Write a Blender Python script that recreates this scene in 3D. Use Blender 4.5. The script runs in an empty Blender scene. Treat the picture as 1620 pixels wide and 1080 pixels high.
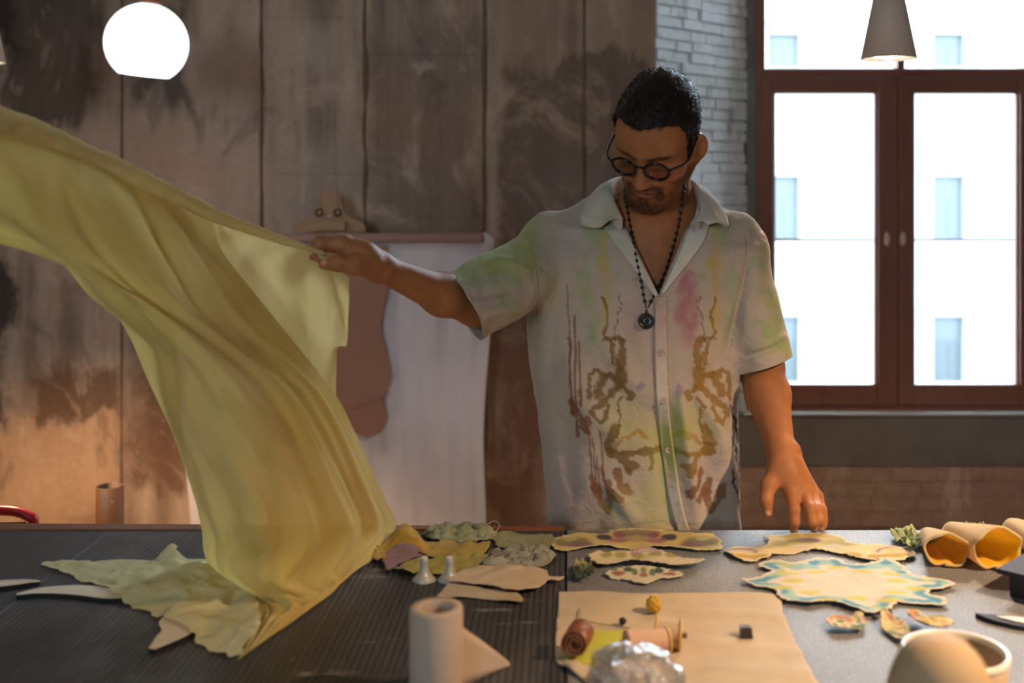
import bpy, bmesh, math, random
import numpy as np
from mathutils import Vector, Matrix
from mathutils.bvhtree import BVHTree

random.seed(4)
RNG = np.random.default_rng(7)
SC = bpy.context.scene
COL = SC.collection

# ---------------------------------------------------------------- camera, world, exposure
CZ, FPX, VPX, VPY, TZ = 1.48, 1800.0, 895.0, 300.0, 0.90     # eye height, focal length in px, vanishing point, table height
cam_d = bpy.data.cameras.new('camera')
cam = bpy.data.objects.new('camera', cam_d); COL.objects.link(cam)
cam.location = (0, 0, CZ); cam.rotation_euler = (math.pi / 2, 0, 0)
cam_d.sensor_width = 36; cam_d.lens = 40
cam_d.shift_x = -(VPX - 810) / 1620; cam_d.shift_y = -(540 - VPY) / 1620
cam_d.clip_start = 0.05; cam_d.clip_end = 200
cam_d.dof.use_dof = True; cam_d.dof.focus_distance = 2.15; cam_d.dof.aperture_fstop = 3.2
SC.camera = cam

world = bpy.data.worlds.new('world'); SC.world = world; world.use_nodes = True
world.node_tree.nodes['Background'].inputs['Color'].default_value = (0.68, 0.86, 1.0, 1)
world.node_tree.nodes['Background'].inputs['Strength'].default_value = 34.0
SC.view_settings.view_transform = 'Standard'; SC.view_settings.look = 'None'
SC.view_settings.exposure = -0.12; SC.view_settings.gamma = 1.0; SC.view_settings.use_curve_mapping = False

# ---------------------------------------------------------------- helpers
def P(u, v, d):
    return np.array([(u - VPX) / FPX * d, d, CZ - (v - VPY) / FPX * d])
def T(u, v, z=TZ):
    return P(u, v, (CZ - z) * FPX / (v - VPY))
def proj(p):
    p = np.asarray(p)
    return p[..., 0] / p[..., 1] * FPX + VPX, (CZ - p[..., 2]) / p[..., 1] * FPX + VPY
def lin(h):
    h = h.lstrip('#'); o = []
    for i in (0, 2, 4):
        c = int(h[i:i + 2], 16) / 255
        o.append(c / 12.92 if c <= .04045 else ((c + .055) / 1.055) ** 2.4)
    return np.array(o)
def tag(o, label=None, cat=None, group=None, kind=None):
    if label: o['label'] = label
    if cat: o['category'] = cat
    if group: o['group'] = group
    if kind: o['kind'] = kind
    return o
def link(o, parent=None):
    COL.objects.link(o)
    if parent is not None: o.parent = parent
    return o
def thing(name, label, cat, loc=(0, 0, 0), group=None):
    o = bpy.data.objects.new(name, None); o.empty_display_size = .05
    o.location = loc; link(o)
    bpy.context.view_layer.update()
    return tag(o, label, cat, group)
def mesh(name, v, f, mat, parent=None, smooth=True, colors=None, solid=0, mats=None, fmat=None, offset=0):
    me = bpy.data.meshes.new(name)
    v = np.asarray(v, dtype=float).reshape(-1, 3)
    if parent is not None:
        off = np.array(parent.matrix_world.translation) if parent.parent is None else np.array(WORLD[parent.name])
        v = v - off
    if isinstance(f, np.ndarray): f = f.tolist()
    me.from_pydata(v.tolist(), [], f)
    me.validate()
    if mats:
        for m in mats: me.materials.append(m)
        if fmat is not None: me.polygons.foreach_set('material_index', np.asarray(fmat, dtype=np.int32))
    else:
        me.materials.append(mat)
    if smooth: me.polygons.foreach_set('use_smooth', np.ones(len(me.polygons), dtype=bool))
    if colors is not None:
        a = me.color_attributes.new('Col', 'FLOAT_COLOR', 'POINT')
        c = np.ones((len(v), 4)); c[:, :3] = colors
        a.data.foreach_set('color', c.ravel())
    me.update()
    o = bpy.data.objects.new(name, me); link(o, parent)
    WORLD[o.name] = off if parent is not None else np.zeros(3)
    if solid:
        m = o.modifiers.new('thickness', 'SOLIDIFY'); m.thickness = solid; m.offset = offset
    return o
WORLD = {}
def thing_mesh(name, v, f, mat, label, cat, group=None, **k):
    o = mesh(name, v, f, mat, None, **k); return tag(o, label, cat, group)

def box_vf(lo, hi):
    x0, y0, z0 = lo; x1, y1, z1 = hi
    v = [(x0, y0, z0), (x1, y0, z0), (x1, y1, z0), (x0, y1, z0), (x0, y0, z1), (x1, y0, z1), (x1, y1, z1), (x0, y1, z1)]
    f = [(0, 3, 2, 1), (4, 5, 6, 7), (0, 1, 5, 4), (1, 2, 6, 5), (2, 3, 7, 6), (3, 0, 4, 7)]
    return v, f
def box(name, lo, hi, mat, parent=None, bevel=0.0, M=None):
    v, f = box_vf(lo, hi)
    v = np.array(v, dtype=float)
    if M is not None: v = v @ np.array(M)[:3, :3].T + np.array(M)[:3, 3]
    o = mesh(name, v, f, mat, parent, smooth=False)
    if bevel:
        b = o.modifiers.new('bevel', 'BEVEL'); b.width = bevel; b.segments = 2
    return o
def join_vf(parts):
    V, F, n = [], [], 0
    for v, f in parts:
        v = np.asarray(v, dtype=float); V.append(v); F += [tuple(int(i) + n for i in q) for q in f]; n += len(v)
    return np.concatenate(V), F
def grid_f(n, m, closed_m=False, closed_n=False):
    f = []
    for i in range(n if closed_n else n - 1):
        for j in range(m if closed_m else m - 1):
            i2, j2 = (i + 1) % n, (j + 1) % m
            f.append((i * m + j, i * m + j2, i2 * m + j2, i2 * m + j))
    return f
def lathe_vf(prof, c=(0, 0, 0), axis=(0, 0, 1), seg=32, cap0=False, cap1=False, dev=None):
    """prof: list of (radius, height along axis)"""
    a = np.array(axis, float); a /= np.linalg.norm(a)
    t = np.array([1., 0, 0]) if abs(a[0]) < .8 else np.array([0, 1., 0])
    e1 = t - a * t.dot(a); e1 /= np.linalg.norm(e1); e2 = np.cross(a, e1)
    th = np.linspace(0, 2 * np.pi, seg, endpoint=False)
    V = []
    for r, h in prof:
        rr = r if dev is None else r * dev(th, h)
        V.append(np.array(c) + h * a + (np.cos(th) * rr)[:, None] * e1 + (np.sin(th) * rr)[:, None] * e2)
    V = np.concatenate(V); f = grid_f(len(prof), seg, closed_m=True)
    if cap0: f.append(tuple(range(seg))[::-1])
    if cap1: f.append(tuple(range((len(prof) - 1) * seg, len(prof) * seg)))
    return V, f
def catmull(pts, n):
    """resample a control polyline smoothly to n points"""
    p = np.asarray(pts, float); k = len(p)
    if k == 2: return p[0] + (p[1] - p[0]) * np.linspace(0, 1, n)[:, None]
    q = np.concatenate([[2 * p[0] - p[1]], p, [2 * p[-1] - p[-2]]])
    seg = np.linalg.norm(np.diff(p, axis=0), axis=1); cum = np.concatenate([[0], np.cumsum(seg)])
    s = np.linspace(0, cum[-1], n); i = np.clip(np.searchsorted(cum, s, 'right') - 1, 0, k - 2)
    t = ((s - cum[i]) / np.maximum(seg[i], 1e-9))[:, None]
    a, b, c, d = q[i], q[i + 1], q[i + 2], q[i + 3]
    return .5 * (2 * b + (c - a) * t + (2 * a - 5 * b + 4 * c - d) * t ** 2 + (3 * b - a - 3 * c + d) * t ** 3)
def tube_vf(path, r, seg=8, caps=True, closed=False):
    p = np.asarray(path, float); n = len(p); r = np.broadcast_to(np.asarray(r, float), (n,))
    tg = np.gradient(p, axis=0)
    if closed: tg = np.roll(p, -1, 0) - np.roll(p, 1, 0)
    tg /= np.linalg.norm(tg, axis=1)[:, None] + 1e-12
    nrm = np.array([0, 0, 1.]) if abs(tg[0][2]) < .9 else np.array([1., 0, 0])
    V = []; th = np.linspace(0, 2 * np.pi, seg, endpoint=False)
    for i in range(n):
        nrm = nrm - tg[i] * nrm.dot(tg[i]); nrm /= np.linalg.norm(nrm); b = np.cross(tg[i], nrm)
        V.append(p[i] + r[i] * (np.cos(th)[:, None] * nrm + np.sin(th)[:, None] * b))
    V = np.concatenate(V); f = grid_f(n, seg, closed_m=True, closed_n=closed)
    if caps and not closed: f += [tuple(range(seg))[::-1], tuple(range((n - 1) * seg, n * seg))]
    return V, f
def extrude_outline(o2, h, ax):
    """o2: outline points (n,3); ax: extrusion vector"""
    o2 = np.asarray(o2, float); n = len(o2); v = np.concatenate([o2, o2 + np.array(ax) * h])
    f = [tuple(range(n))[::-1], tuple(range(n, 2 * n))] + [(i, (i + 1) % n, n + (i + 1) % n, n + i) for i in range(n)]
    return v, f

# value noise -----------------------------------------------------
def _h(ix, iy, iz, s):
    with np.errstate(over='ignore'):
        n = ix.astype(np.uint32) * np.uint32(374761393) + iy.astype(np.uint32) * np.uint32(668265263) + iz.astype(np.uint32) * np.uint32(2147483647) + np.uint32(s * 974711 + 17)
        n = (n ^ (n >> np.uint32(13))) * np.uint32(1274126177)
        n = (n ^ (n >> np.uint32(15))) * np.uint32(2246822519)
        n = n ^ (n >> np.uint32(16))
    return n.astype(np.float64) / 4294967295.0 * 2 - 1
def vnoise(p, s=0):
    p = np.asarray(p, float); i = np.floor(p).astype(np.int64); f = p - i; w = f * f * (3 - 2 * f)
    i = i + 100000; r = 0
    for a in (0, 1):
        for b in (0, 1):
            for c in (0, 1):
                k = (w[..., 0] if a else 1 - w[..., 0]) * (w[..., 1] if b else 1 - w[..., 1]) * (w[..., 2] if c else 1 - w[..., 2])
                r = r + k * _h(i[..., 0] + a, i[..., 1] + b, i[..., 2] + c, s)
    return r
def fbm(p, o=4, s=0, g=.5):
    r = 0; a = 1; p = np.asarray(p, float)
    for k in range(o):
        r = r + a * vnoise(p * (2 ** k) + 13.7 * k, s + k); a *= g
    return r
def n2(u, v, sc, o=3, s=0):
    return fbm(np.stack([np.asarray(u) / sc, np.asarray(v) / sc, np.full(np.shape(u), .37 + s * 3.1)], -1), o, s)
def sstep(a, b, x):
    t = np.clip((x - a) / (b - a), 0, 1); return t * t * (3 - 2 * t)
def mixc(c, m, col):
    return c + (np.asarray(col) - c) * np.clip(m, 0, 1)[..., None]

# node helpers ----------------------------------------------------
class NT:
    def __init__(s, name):
        s.m = bpy.data.materials.new(name); s.m.use_nodes = True; s.t = s.m.node_tree; s.t.nodes.clear()
        s.out = s.t.nodes.new('ShaderNodeOutputMaterial')
    def n(s, typ, ins=None, **props):
        x = s.t.nodes.new('ShaderNode' + typ)
        for k, v in props.items(): setattr(x, k, v)
        for k, v in (ins or {}).items(): s.set(x.inputs[k], v)
        return x
    def set(s, sock, v):
        if isinstance(v, bpy.types.NodeSocket): s.t.links.new(v, sock)
        elif isinstance(v, bpy.types.Node): s.t.links.new(v.outputs[0], sock)
        else:
            if hasattr(sock.default_value, '__len__'):
                v = list(v)
                if len(sock.default_value) == 4 and len(v) == 3: v = v + [1]
            sock.default_value = v
    def math(s, op, a, b=0.0, clamp=False):
        x = s.t.nodes.new('ShaderNodeMath'); x.operation = op; x.use_clamp = clamp
        s.set(x.inputs[0], a); s.set(x.inputs[1], b); return x.outputs[0]
    def mix(s, fac, a, b, blend='MIX'):
        x = s.t.nodes.new('ShaderNodeMix'); x.data_type = 'RGBA'; x.blend_type = blend
        s.set(x.inputs[0], fac); s.set(x.inputs[6], a); s.set(x.inputs[7], b); return x.outputs[2]
    def noise(s, scale, detail=4, vec=None, stretch=None, rough=.55, dist=0):
        if vec is None: vec = s.pos()
        if stretch is not None:
            vec = s.n('VectorMath', {0: vec, 1: stretch}, operation='MULTIPLY').outputs[0]
        x = s.n('TexNoise', {'Vector': vec, 'Scale': scale, 'Detail': detail, 'Roughness': rough, 'Distortion': dist})
        return x.outputs[0]
    def pos(s):
        if not hasattr(s, '_p'): s._p = s.n('NewGeometry').outputs['Position']
        return s._p
    def objc(s):
        if not hasattr(s, '_o'): s._o = s.n('TexCoord').outputs['Object']
        return s._o
    def ss(s, x, a, b, c=0., d=1.):
        m = s.n('MapRange', {0: x, 1: a, 2: b, 3: c, 4: d}, interpolation_type='SMOOTHSTEP'); return m.outputs[0]
    def bump(s, h, strength=.3, dist=.01, normal=None):
        b = s.n('Bump', {'Strength': strength, 'Distance': dist, 'Height': h})
        if normal is not None: s.set(b.inputs['Normal'], normal)
        return b.outputs[0]
    def bsdf(s, color, rough=.6, normal=None, **k):
        b = s.n('BsdfPrincipled', {'Base Color': color, 'Roughness': rough})
        if normal is not None: s.set(b.inputs['Normal'], normal)
        for kk, v in k.items(): s.set(b.inputs[kk.replace('_', ' ')], v)
        return b.outputs[0]
    def done(s, sh):
        s.set(s.out.inputs['Surface'], sh); return s.m

def simple(name, col, rough=.6, var=.15, vscale=20, bump=0.0, bscale=60, bdist=.002, metallic=0.0, attr=False, spec=.5, stretch=None, **k):
    t = NT(name)
    c = t.n('Attribute', attribute_name='Col').outputs['Color'] if attr else tuple(col)
    if var:
        nz = t.noise(vscale, 5, t.objc(), stretch)
        c = t.mix(1.0, c, t.mix(nz, (1 - var * 1.5,) * 3, (1 + var,) * 3), 'MULTIPLY')
    nrm = t.bump(t.noise(bscale, 4, t.objc(), stretch), bump, bdist) if bump else None
    return t.done(t.bsdf(c, rough, nrm, Metallic=metallic, Specular_IOR_Level=spec, **k))
def fabric(name, col=None, trans=.25, clear=0.0, var=.12, weave=900, bump=.25, crease=0.0, cscale=30, vscale=14):
    """woven cloth: diffuse with translucency; clear = share of open holes in the weave"""
    t = NT(name)
    c = t.n('Attribute', attribute_name='Col').outputs['Color'] if col is None else tuple(col)
    nz = t.noise(vscale, 5, t.objc())
    c = t.mix(1.0, c, t.mix(nz, (1 - var * 1.5,) * 3, (1 + var,) * 3), 'MULTIPLY')
    h = t.noise(weave, 2, t.objc())
    nrm = t.bump(h, bump, .0006)
    if crease:
        nrm = t.bump(t.noise(cscale, 5, t.objc(), dist=1.2), crease, .006, nrm)
    sh = t.bsdf(c, .9, nrm, Specular_IOR_Level=.15, Sheen_Weight=.15)
    if trans:
        tr = t.n('BsdfTranslucent', {'Color': c, 'Normal': nrm})
        sh = t.n('MixShader', {0: trans, 1: sh, 2: tr}).outputs[0]
    if clear:
        sh = t.n('MixShader', {0: clear, 1: sh, 2: t.n('BsdfTransparent')}).outputs[0]
    return t.done(sh)
def glass(name, tint=(1, 1, 1), rough=0.0, refl=1.0):
    t = NT(name)
    fr = t.n('Fresnel', {'IOR': 1.45})
    g = t.n('BsdfGlossy', {'Color': (1, 1, 1), 'Roughness': rough})
    tr = t.n('BsdfTransparent', {'Color': tint})
    return t.done(t.n('MixShader', {0: t.math('MULTIPLY', fr, refl), 1: tr, 2: g}).outputs[0])
def emit(name, col, s):
    t = NT(name); return t.done(t.n('Emission', {'Color': col, 'Strength': s}).outputs[0])
# ---------------------------------------------------------------- the room
YW, YN = 4.60, 5.00           # concrete wall plane, window plane
def wx(u, d=YW): return (u - VPX) / FPX * d
def wz(v, d=YW): return CZ - (v - VPY) / FPX * d

def concrete_mat():
    t = NT('stained_concrete'); pos = t.pos()
    sx = t.n('SeparateXYZ', {0: pos}); X, Z = sx.outputs[0], sx.outputs[2]
    wide = t.noise(1.5, 8, rough=.65, dist=.6)
    streak = t.noise(1.0, 6, stretch=(9, 9, .7), rough=.6)
    fine = t.noise(38, 6, rough=.7)
    w1 = t.math('SUBTRACT', t.noise(2.6, 6, rough=.6), .5)
    w2 = t.math('SUBTRACT', t.noise(1.0, 5, stretch=(14, 14, 1.2)), .5)
    Xw = t.math('ADD', X, t.math('MULTIPLY', w1, .42))
    Zw = t.math('ADD', t.math('ADD', Z, t.math('MULTIPLY', w2, .30)), t.math('MULTIPLY', w1, .50))
    base = t.mix(t.ss(wide, .35, .65), lin('#7d6b60'), lin('#9a877a'))
    base = t.mix(t.math('MULTIPLY', t.ss(streak, .45, .62), .55), base, lin('#ad9e92'))
    base = t.mix(t.math('MULTIPLY', t.ss(streak, .50, .36), .5), base, lin('#65564b'))
    def patch(c, u0, u1, v0, v1, col, amt=.8, soft=.06):
        x0, x1, z0, z1 = wx(u0), wx(u1), wz(v1), wz(v0)
        m = t.math('MULTIPLY', t.ss(Xw, x0 - soft, x0 + soft), t.ss(Xw, x1 - soft, x1 + soft, 1., 0.))
        m = t.math('MULTIPLY', m, t.math('MULTIPLY', t.ss(Zw, z0 - soft, z0 + soft), t.ss(Zw, z1 - soft, z1 + soft, 1., 0.)))
        return t.mix(t.math('MULTIPLY', m, amt), c, lin(col))
    c = base
    c = patch(c, -500, 150, -300, 190, '#4a3d33', .85, .05)
    c = patch(c, -500, 36, -300, 120, '#2f251f', .85, .05)
    c = patch(c, 190, 300, 20, 190, '#4a3f36', .8, .04)
    c = patch(c, 60, 420, 205, 420, '#a58d80', .8, .05)
    c = patch(c, 300, 410, 30, 160, '#a89a90', .7, .05)
    c = patch(c, 425, 560, 30, 130, '#9e9085', .7, .06)
    c = patch(c, 425, 575, 225, 340, '#92837a', .7, .06)
    c = patch(c, 590, 755, 40, 830, '#6d5d51', .7, .05)
    c = patch(c, 668, 700, 82, 110, '#9c8f82', .9, .015)
    c = patch(c, 775, 862, -200, 190, '#8d7a69', .75, .04)
    c = patch(c, 790, 1040, 95, 520, '#615146', .8, .03)
    c = patch(c, 930, 1040, -200, 95, '#937e6c', .7, .04)
    c = patch(c, 770, 870, 515, 900, '#6b4a3a', .8, .05)
    c = patch(c, -500, 16, 400, 660, '#2c211a', .9, .03)
    c = patch(c, 55, 192, 585, 665, '#5b4431', .85, .03)
    c = patch(c, -500, 192, 668, 900, '#a98a70', .7, .03)
    c = patch(c, 205, 320, 520, 760, '#5d4535', .8, .04)
    cl = t.noise(2.4, 10, stretch=(1, 1, .7), rough=.68, dist=1.4)
    c = t.mix(t.math('MULTIPLY', t.ss(cl, .52, .66), .55), c, lin('#b3a091'))
    c = t.mix(t.math('MULTIPLY', t.ss(cl, .46, .34), .45), c, lin('#4d4038'))
    speck = t.ss(t.noise(9, 8, rough=.75, stretch=(1, 1, .55)), .60, .66)
    c = t.mix(t.math('MULTIPLY', speck, .4), c, lin('#a3958a'))
    pits = t.ss(t.noise(5.0, 8, rough=.8, stretch=(1.6, 1, .8)), .36, .30)
    c = t.mix(t.math('MULTIPLY', pits, .55), c, lin('#3b302a'))
    c = t.mix(1.0, c, t.mix(fine, (.80,) * 3, (1.16,) * 3), 'MULTIPLY')
    c = t.mix(1.0, c, (1.32, 1.19, 1.06), 'MULTIPLY')
    nrm = t.bump(fine, .35, .006, t.bump(wide, .4, .02))
    return t.done(t.bsdf(c, t.ss(wide, .3, .7, .45, .75), nrm, Specular_IOR_Level=.35))
M_CONC = concrete_mat()
M_JOINT = simple('rusty_joint', lin('#77614f'), .9, .35, 18, .5, 50, .004)
M_PLASTER = simple('grey_plaster', lin('#867a70'), .85, .28, 5, .3, 30, .006)
M_FLOOR = simple('floor_concrete', lin('#6e655c'), .6, .25, 3, .2, 30, .004)
M_CEIL = simple('ceiling_plaster', lin('#b5aca2'), .9, .1, 4)
M_SIDE = simple('side_plaster', lin('#8c7c6e'), .9, .18, 3, .2, 20, .005)
M_SIDE2 = simple('front_plaster', lin('#b3a595'), .9, .12, 3)

def struct(o): o['kind'] = 'structure'; return o
XL, XR, YB, ZC = -4.2, 4.4, -3.2, 3.7
struct(box('floor', (XL, YB, -.1), (XR, YN + .4, 0), M_FLOOR))
struct(box('ceiling', (XL, YB, ZC), (XR, YN + .4, ZC + .1), M_CEIL))
struct(box('wall_left', (XL - .15, YB, 0), (XL, YN + .4, ZC), M_SIDE))
struct(box('wall_right', (XR, YB, 0), (XR + .15, YN + .4, ZC), M_SIDE2))
wf = bpy.data.objects.new('wall_front', None); link(wf); wf.location = (0, YB, 0); struct(wf)
bpy.context.view_layer.update()
FW = [(-1.7, -1.1)]; FZ0, FZ1 = 1.3, 2.7          # unseen window added behind the camera, sized for the front fill daylight
xs_ = [XL] + [x for w in FW for x in w] + [XR]
for k in range(0, len(xs_), 2): box('wall_pier', (xs_[k], YB - .15, 0), (xs_[k + 1], YB, ZC), M_SIDE2, wf)
for (a, b) in FW:
    box('wall_spandrel', (a, YB - .15, 0), (b, YB, FZ0), M_SIDE2, wf); box('wall_spandrel', (a, YB - .15, FZ1), (b, YB, ZC), M_SIDE2, wf)

# back wall: poured concrete panels with raised mortar joints
X_COR = wx(1038)
wb = bpy.data.objects.new('wall_back', None); link(wb); wb.location = (0, YW + .1, 0); struct(wb)
bpy.context.view_layer.update()
box('wall_core', (XL, YW + .05, 0), (X_COR - .03, YN + .4, ZC), M_JOINT, wb)
seams = [XL, wx(-640), wx(-430), wx(-235), wx(-28), wx(193), wx(413), wx(577), wx(766), wx(925), X_COR]
for i in range(len(seams) - 1):
    g = .003
    dy = random.uniform(-.012, .012)
    # vertical panels split at the pour lines seen on some of them
    cuts = {6: [27, 275], 7: [86, 342]}.get(i - 0, [])
    zs = [ZC] + [wz(v) for v in cuts] + [0]
    for k in range(len(zs) - 1):
        x1 = seams[i + 1] - (0 if i == len(seams) - 2 else g)
        box('concrete_panel', (seams[i] + g, YW + dy, zs[k + 1]), (x1, YW + .06, zs[k]), M_CONC, wb, .002 if cuts else .005)
for i in range(4, len(seams) - 1):                      # rough mortar ribs squeezed out along the joints
    zz = np.linspace(0, ZC, 60)
    p = np.stack([seams[i] + .006 * vnoise(np.stack([zz * 7, zz * 0, zz * 0 + i], -1)), np.full(60, YW + .006), zz], -1)
    v, f = tube_vf(p, .007 + .005 * vnoise(np.stack([zz * 11, zz * 0 + 4, zz * 0 + i], -1)), 6)
    mesh('mortar_rib', v, f, M_JOINT, wb)

# splayed window reveal of white painted bricks
def paint_brick(name, a, b, chips, amt):
    t = NT(name)
    nz = t.noise(14, 6, rough=.7); st = t.noise(5, 5, stretch=(1, 1, .35), rough=.7)
    c = t.mix(t.ss(nz, .35, .65), lin(a), lin(b))
    c = t.mix(t.math('MULTIPLY', t.ss(st, .56, .66), amt), c, lin(chips))
    return t.done(t.bsdf(c, .75, t.bump(t.noise(45, 5), .5, .006)))
M_WB = paint_brick('white_painted_brick', '#dde2e3', '#f0f1f0', '#94867a', .6)
M_WM = paint_brick('white_painted_mortar', '#cdd2d3', '#dcdfdf', '#857a70', .5)
M_BB = paint_brick('brown_plastered_brick', '#a98877', '#ba9885', '#d0b3a5', .8)
M_BM = paint_brick('brown_mortar', '#a07f6f', '#b08e7d', '#c8aa9a', .8)
A = np.array([X_COR, YW + .004]); B = np.array([wx(1181, YN + .02), YN + .02])
Xr2 = wx(1660, YN) + .02
wr = bpy.data.objects.new('wall_reveal', None); link(wr); wr.location = (A[0], A[1], 0); struct(wr)
bpy.context.view_layer.update()
def prism(pts, z0, z1):
    return extrude_outline([(p[0], p[1], z0) for p in pts], z1 - z0, (0, 0, 1))
dirv = (B - A) / np.linalg.norm(B - A); nv = np.array([dirv[1], -dirv[0]])      # nv points into the room
v, f = prism([A - nv * .014, B - nv * .014, B - nv * .014 + (0, .38), (A[0] - .02, YN + .4)], 0, ZC)
mesh('mortar_bed', v, f, M_WM, wr, smooth=False)
L = np.linalg.norm(B - A); zc = wz(700, 4.8); course = .0455; row = 0
brick_meshes = {}
while zc < wz(-40, 4.8):
    s = 0.0 if row % 2 == 0 else -.07
    while s < L - .01:
        ln = random.choice([.10, .13, .16, .19])
        s0, s1 = max(s, 0), min(s + ln, L)
        if s1 - s0 > .025:
            pr = random.uniform(-.004, .006); zo = random.uniform(-.003, .003)
            p0, p1 = A + dirv * (s0 + .003), A + dirv * (s1 - .003)
            q0, q1 = p0 - nv * .012, p1 - nv * .012
            r0, r1 = p0 + nv * (pr + random.uniform(-.002, .002)), p1 + nv * (pr + random.uniform(-.002, .002))
            v, f = prism([r0, r1, q1, q0], zc + .003 + zo, zc + course - .003 + zo)
            mesh('brick', v, f, M_WB, wr, smooth=False)
        s += ln
    zc += course; row += 1
# plastered return beside the frame
v, f = prism([B, (wx(1203, YN + .02), YN + .02), (wx(1203, YN) + .0, YN + .4), (B[0] - .02, YN + .4)], 0, ZC)
struct(mesh('trim_1', v, f, M_PLASTER, None, smooth=False))
# right hand reveal, out of the picture
v, f = prism([(Xr2, YN + .02), (Xr2 + .45, YW), (XR, YW), (XR, YN + .4), (Xr2, YN + .4)], 0, ZC)
struct(mesh('wall_reveal_right', v, f, M_PLASTER, None, smooth=False))

# wall under the window: plaster band, rough bricks below
wu = bpy.data.objects.new('wall_under_window', None); link(wu); wu.location = (1.3, YN, 0); struct(wu)
bpy.context.view_layer.update()
XA0, XA1 = wx(1181, YN) - .12, Xr2 + .03
YA = YN - .03
box('plaster_band', (XA0, YA, wz(737, YA)), (XA1, YN + .4, wz(655, YA)), M_PLASTER, wu, .004)
box('mortar_bed', (XA0, YA + .012, 0), (XA1, YN + .4, wz(737, YA)), M_BM, wu)
z = wz(737, YA) - .004; row = 0
while z > wz(880, YA):
    x = XA0 - (.11 if row % 2 else 0)
    while x < XA1:
        ln = random.choice([.12, .2, .23])
        x0, x1 = max(x, XA0) + .003, min(x + ln, XA1) - .003
        if x1 > x0 + .02:
            dy = random.uniform(.005, .0115); z0 = z - .064 + random.uniform(-.004, .004)
            box('brick', (x0, YA + dy, z0), (x1, YA + .03, z - .004), M_BB, wu, .003)
        x += ln
    z -= .066; row += 1
M_SILL = simple('window_sill_paint', lin('#d9dcdc'), .4, .05, 10)
sill = struct(box('window_sill', (XA0 + .1, YA - .03, wz(655, YA)), (XA1, YN + .1, wz(651, YA)), M_SILL, None, .003))

# window: brown timber frame, two casements, fixed lights above
M_WOOD = simple('brown_window_timber', lin('#8f5a48'), .42, .16, 6, .1, 30, .002, stretch=(8, 8, 1))
M_PANE = glass('window_glass', (.97, .985, 1), 0, .6)
M_BRASS = simple('window_handle_metal', lin('#e0c49c'), .5, .05)
M_BAR = simple('dark_rail_metal', lin('#2d2824'), .5, 0)
win = bpy.data.objects.new('window_1', None); link(win); win.location = (wx(1420, YN), YN, wz(648, YN)); struct(win)
bpy.context.view_layer.update()
def wbox(name, u0, u1, v0, v1, y0, y1, mat=M_WOOD, parent=win, bev=.005):
    return box(name, (wx(u0, YN), y0, wz(v1, YN)), (wx(u1, YN), y1, wz(v0, YN)), mat, parent, bev)
VT = -235
for (a, b) in ((1197, 1211), (1640, 1660)): wbox('window_frame', a, b, VT - 14, 651, YN, YN + .08)
wbox('window_frame', 1211, 1640, VT - 14, VT, YN, YN + .08)
wbox('window_frame', 1211, 1640, 640, 651, YN + .005, YN + .08)
wbox('transom', 1211, 1640, 108, 122, YN - .01, YN + .08)
wbox('mullion', 1420, 1432, VT, 108, YN, YN + .08)
wbox('mullion', 1412, 1430, 122, 642, YN + .03, YN + .08)
for (a, b) in ((1211, 1420), (1432, 1640)):
    wbox('pane', a, b, VT, 108, YN + .04, YN + .044, M_PANE, win, 0)
for (a, b, ga, gb) in ((1203, 1420, 1223, 1388), (1421, 1638, 1444, 1612)):
    sash = wbox('sash', a, ga, 123, 640, YN - .012, YN + .055)
    wbox('sash_rail', gb, b, 123, 640, YN - .012, YN + .055, M_WOOD, sash)
    wbox('sash_rail', ga, gb, 123, 148, YN - .011, YN + .055, M_WOOD, sash)
    wbox('sash_rail', ga, gb, 607, 640, YN - .011, YN + .055, M_WOOD, sash)
    wbox('glazing_bead', ga, ga + 4, 148, 607, YN + .002, YN + .03, M_WOOD, sash, .002)
    wbox('glazing_bead', gb - 4, gb, 148, 607, YN + .002, YN + .03, M_WOOD, sash, .002)
    wbox('pane', ga, gb, 148, 607, YN + .03, YN + .034, M_PANE, sash, 0)
    hu = 1404 if a < 1300 else 1429
    prof = [(.001, 0), (.010, .001), (.013, .006), (.011, .012), (.001, .014)]
    v, f = lathe_vf(prof, P(hu, 378, YN - .026), (0, 1, 0), 16)
    v = np.asarray(v); c0 = P(hu, 378, YN - .026)[2]; v[:, 2] = c0 + (v[:, 2] - c0) * 2.4
    mesh('handle', v, f, M_BRASS, sash)
rail = thing('guard_rail', 'thin dark horizontal rail across the outside of the window', 'rail', P(1420, 379, YN + .2))
v, f = tube_vf([P(1190, 379, YN + .2), P(1670, 379, YN + .2)], .0065, 8); mesh('rail_bar', v, f, M_BAR, rail)
for uu in (1192, 1668):
    v, f = tube_vf([P(uu, 379, YN + .2), P(uu, 379, YN + .2) + (.0, -.12, 0)], .0045, 8); mesh('bracket', v, f, M_BAR, rail)

# pale building across the street
D = 26.0
M_FAC = simple('white_render', lin('#737270'), .9, .04, .6)
M_FWIN = simple('facade_window_frame', lin('#3a4043'), .6, .03)
M_FGL = simple('facade_window_glass', lin('#242b2e'), .5, .12, .8)
M_FGD = simple('facade_dark_glass', lin('#161f23'), .5, .12, .8)
fac = thing('building', 'pale rendered building with small windows seen through the window', 'building', (P(1420, 600, D)[0], D, -7))
gx = [wx(u, D) for u in (959, 1240, 1501, 1763)]; W2 = .36; FT = 6.9
rows = [(53, 106), (278, 378), (500, 606), (722, 828)]
floorz = [(wz(b, D), wz(a, D)) for a, b in rows]
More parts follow.
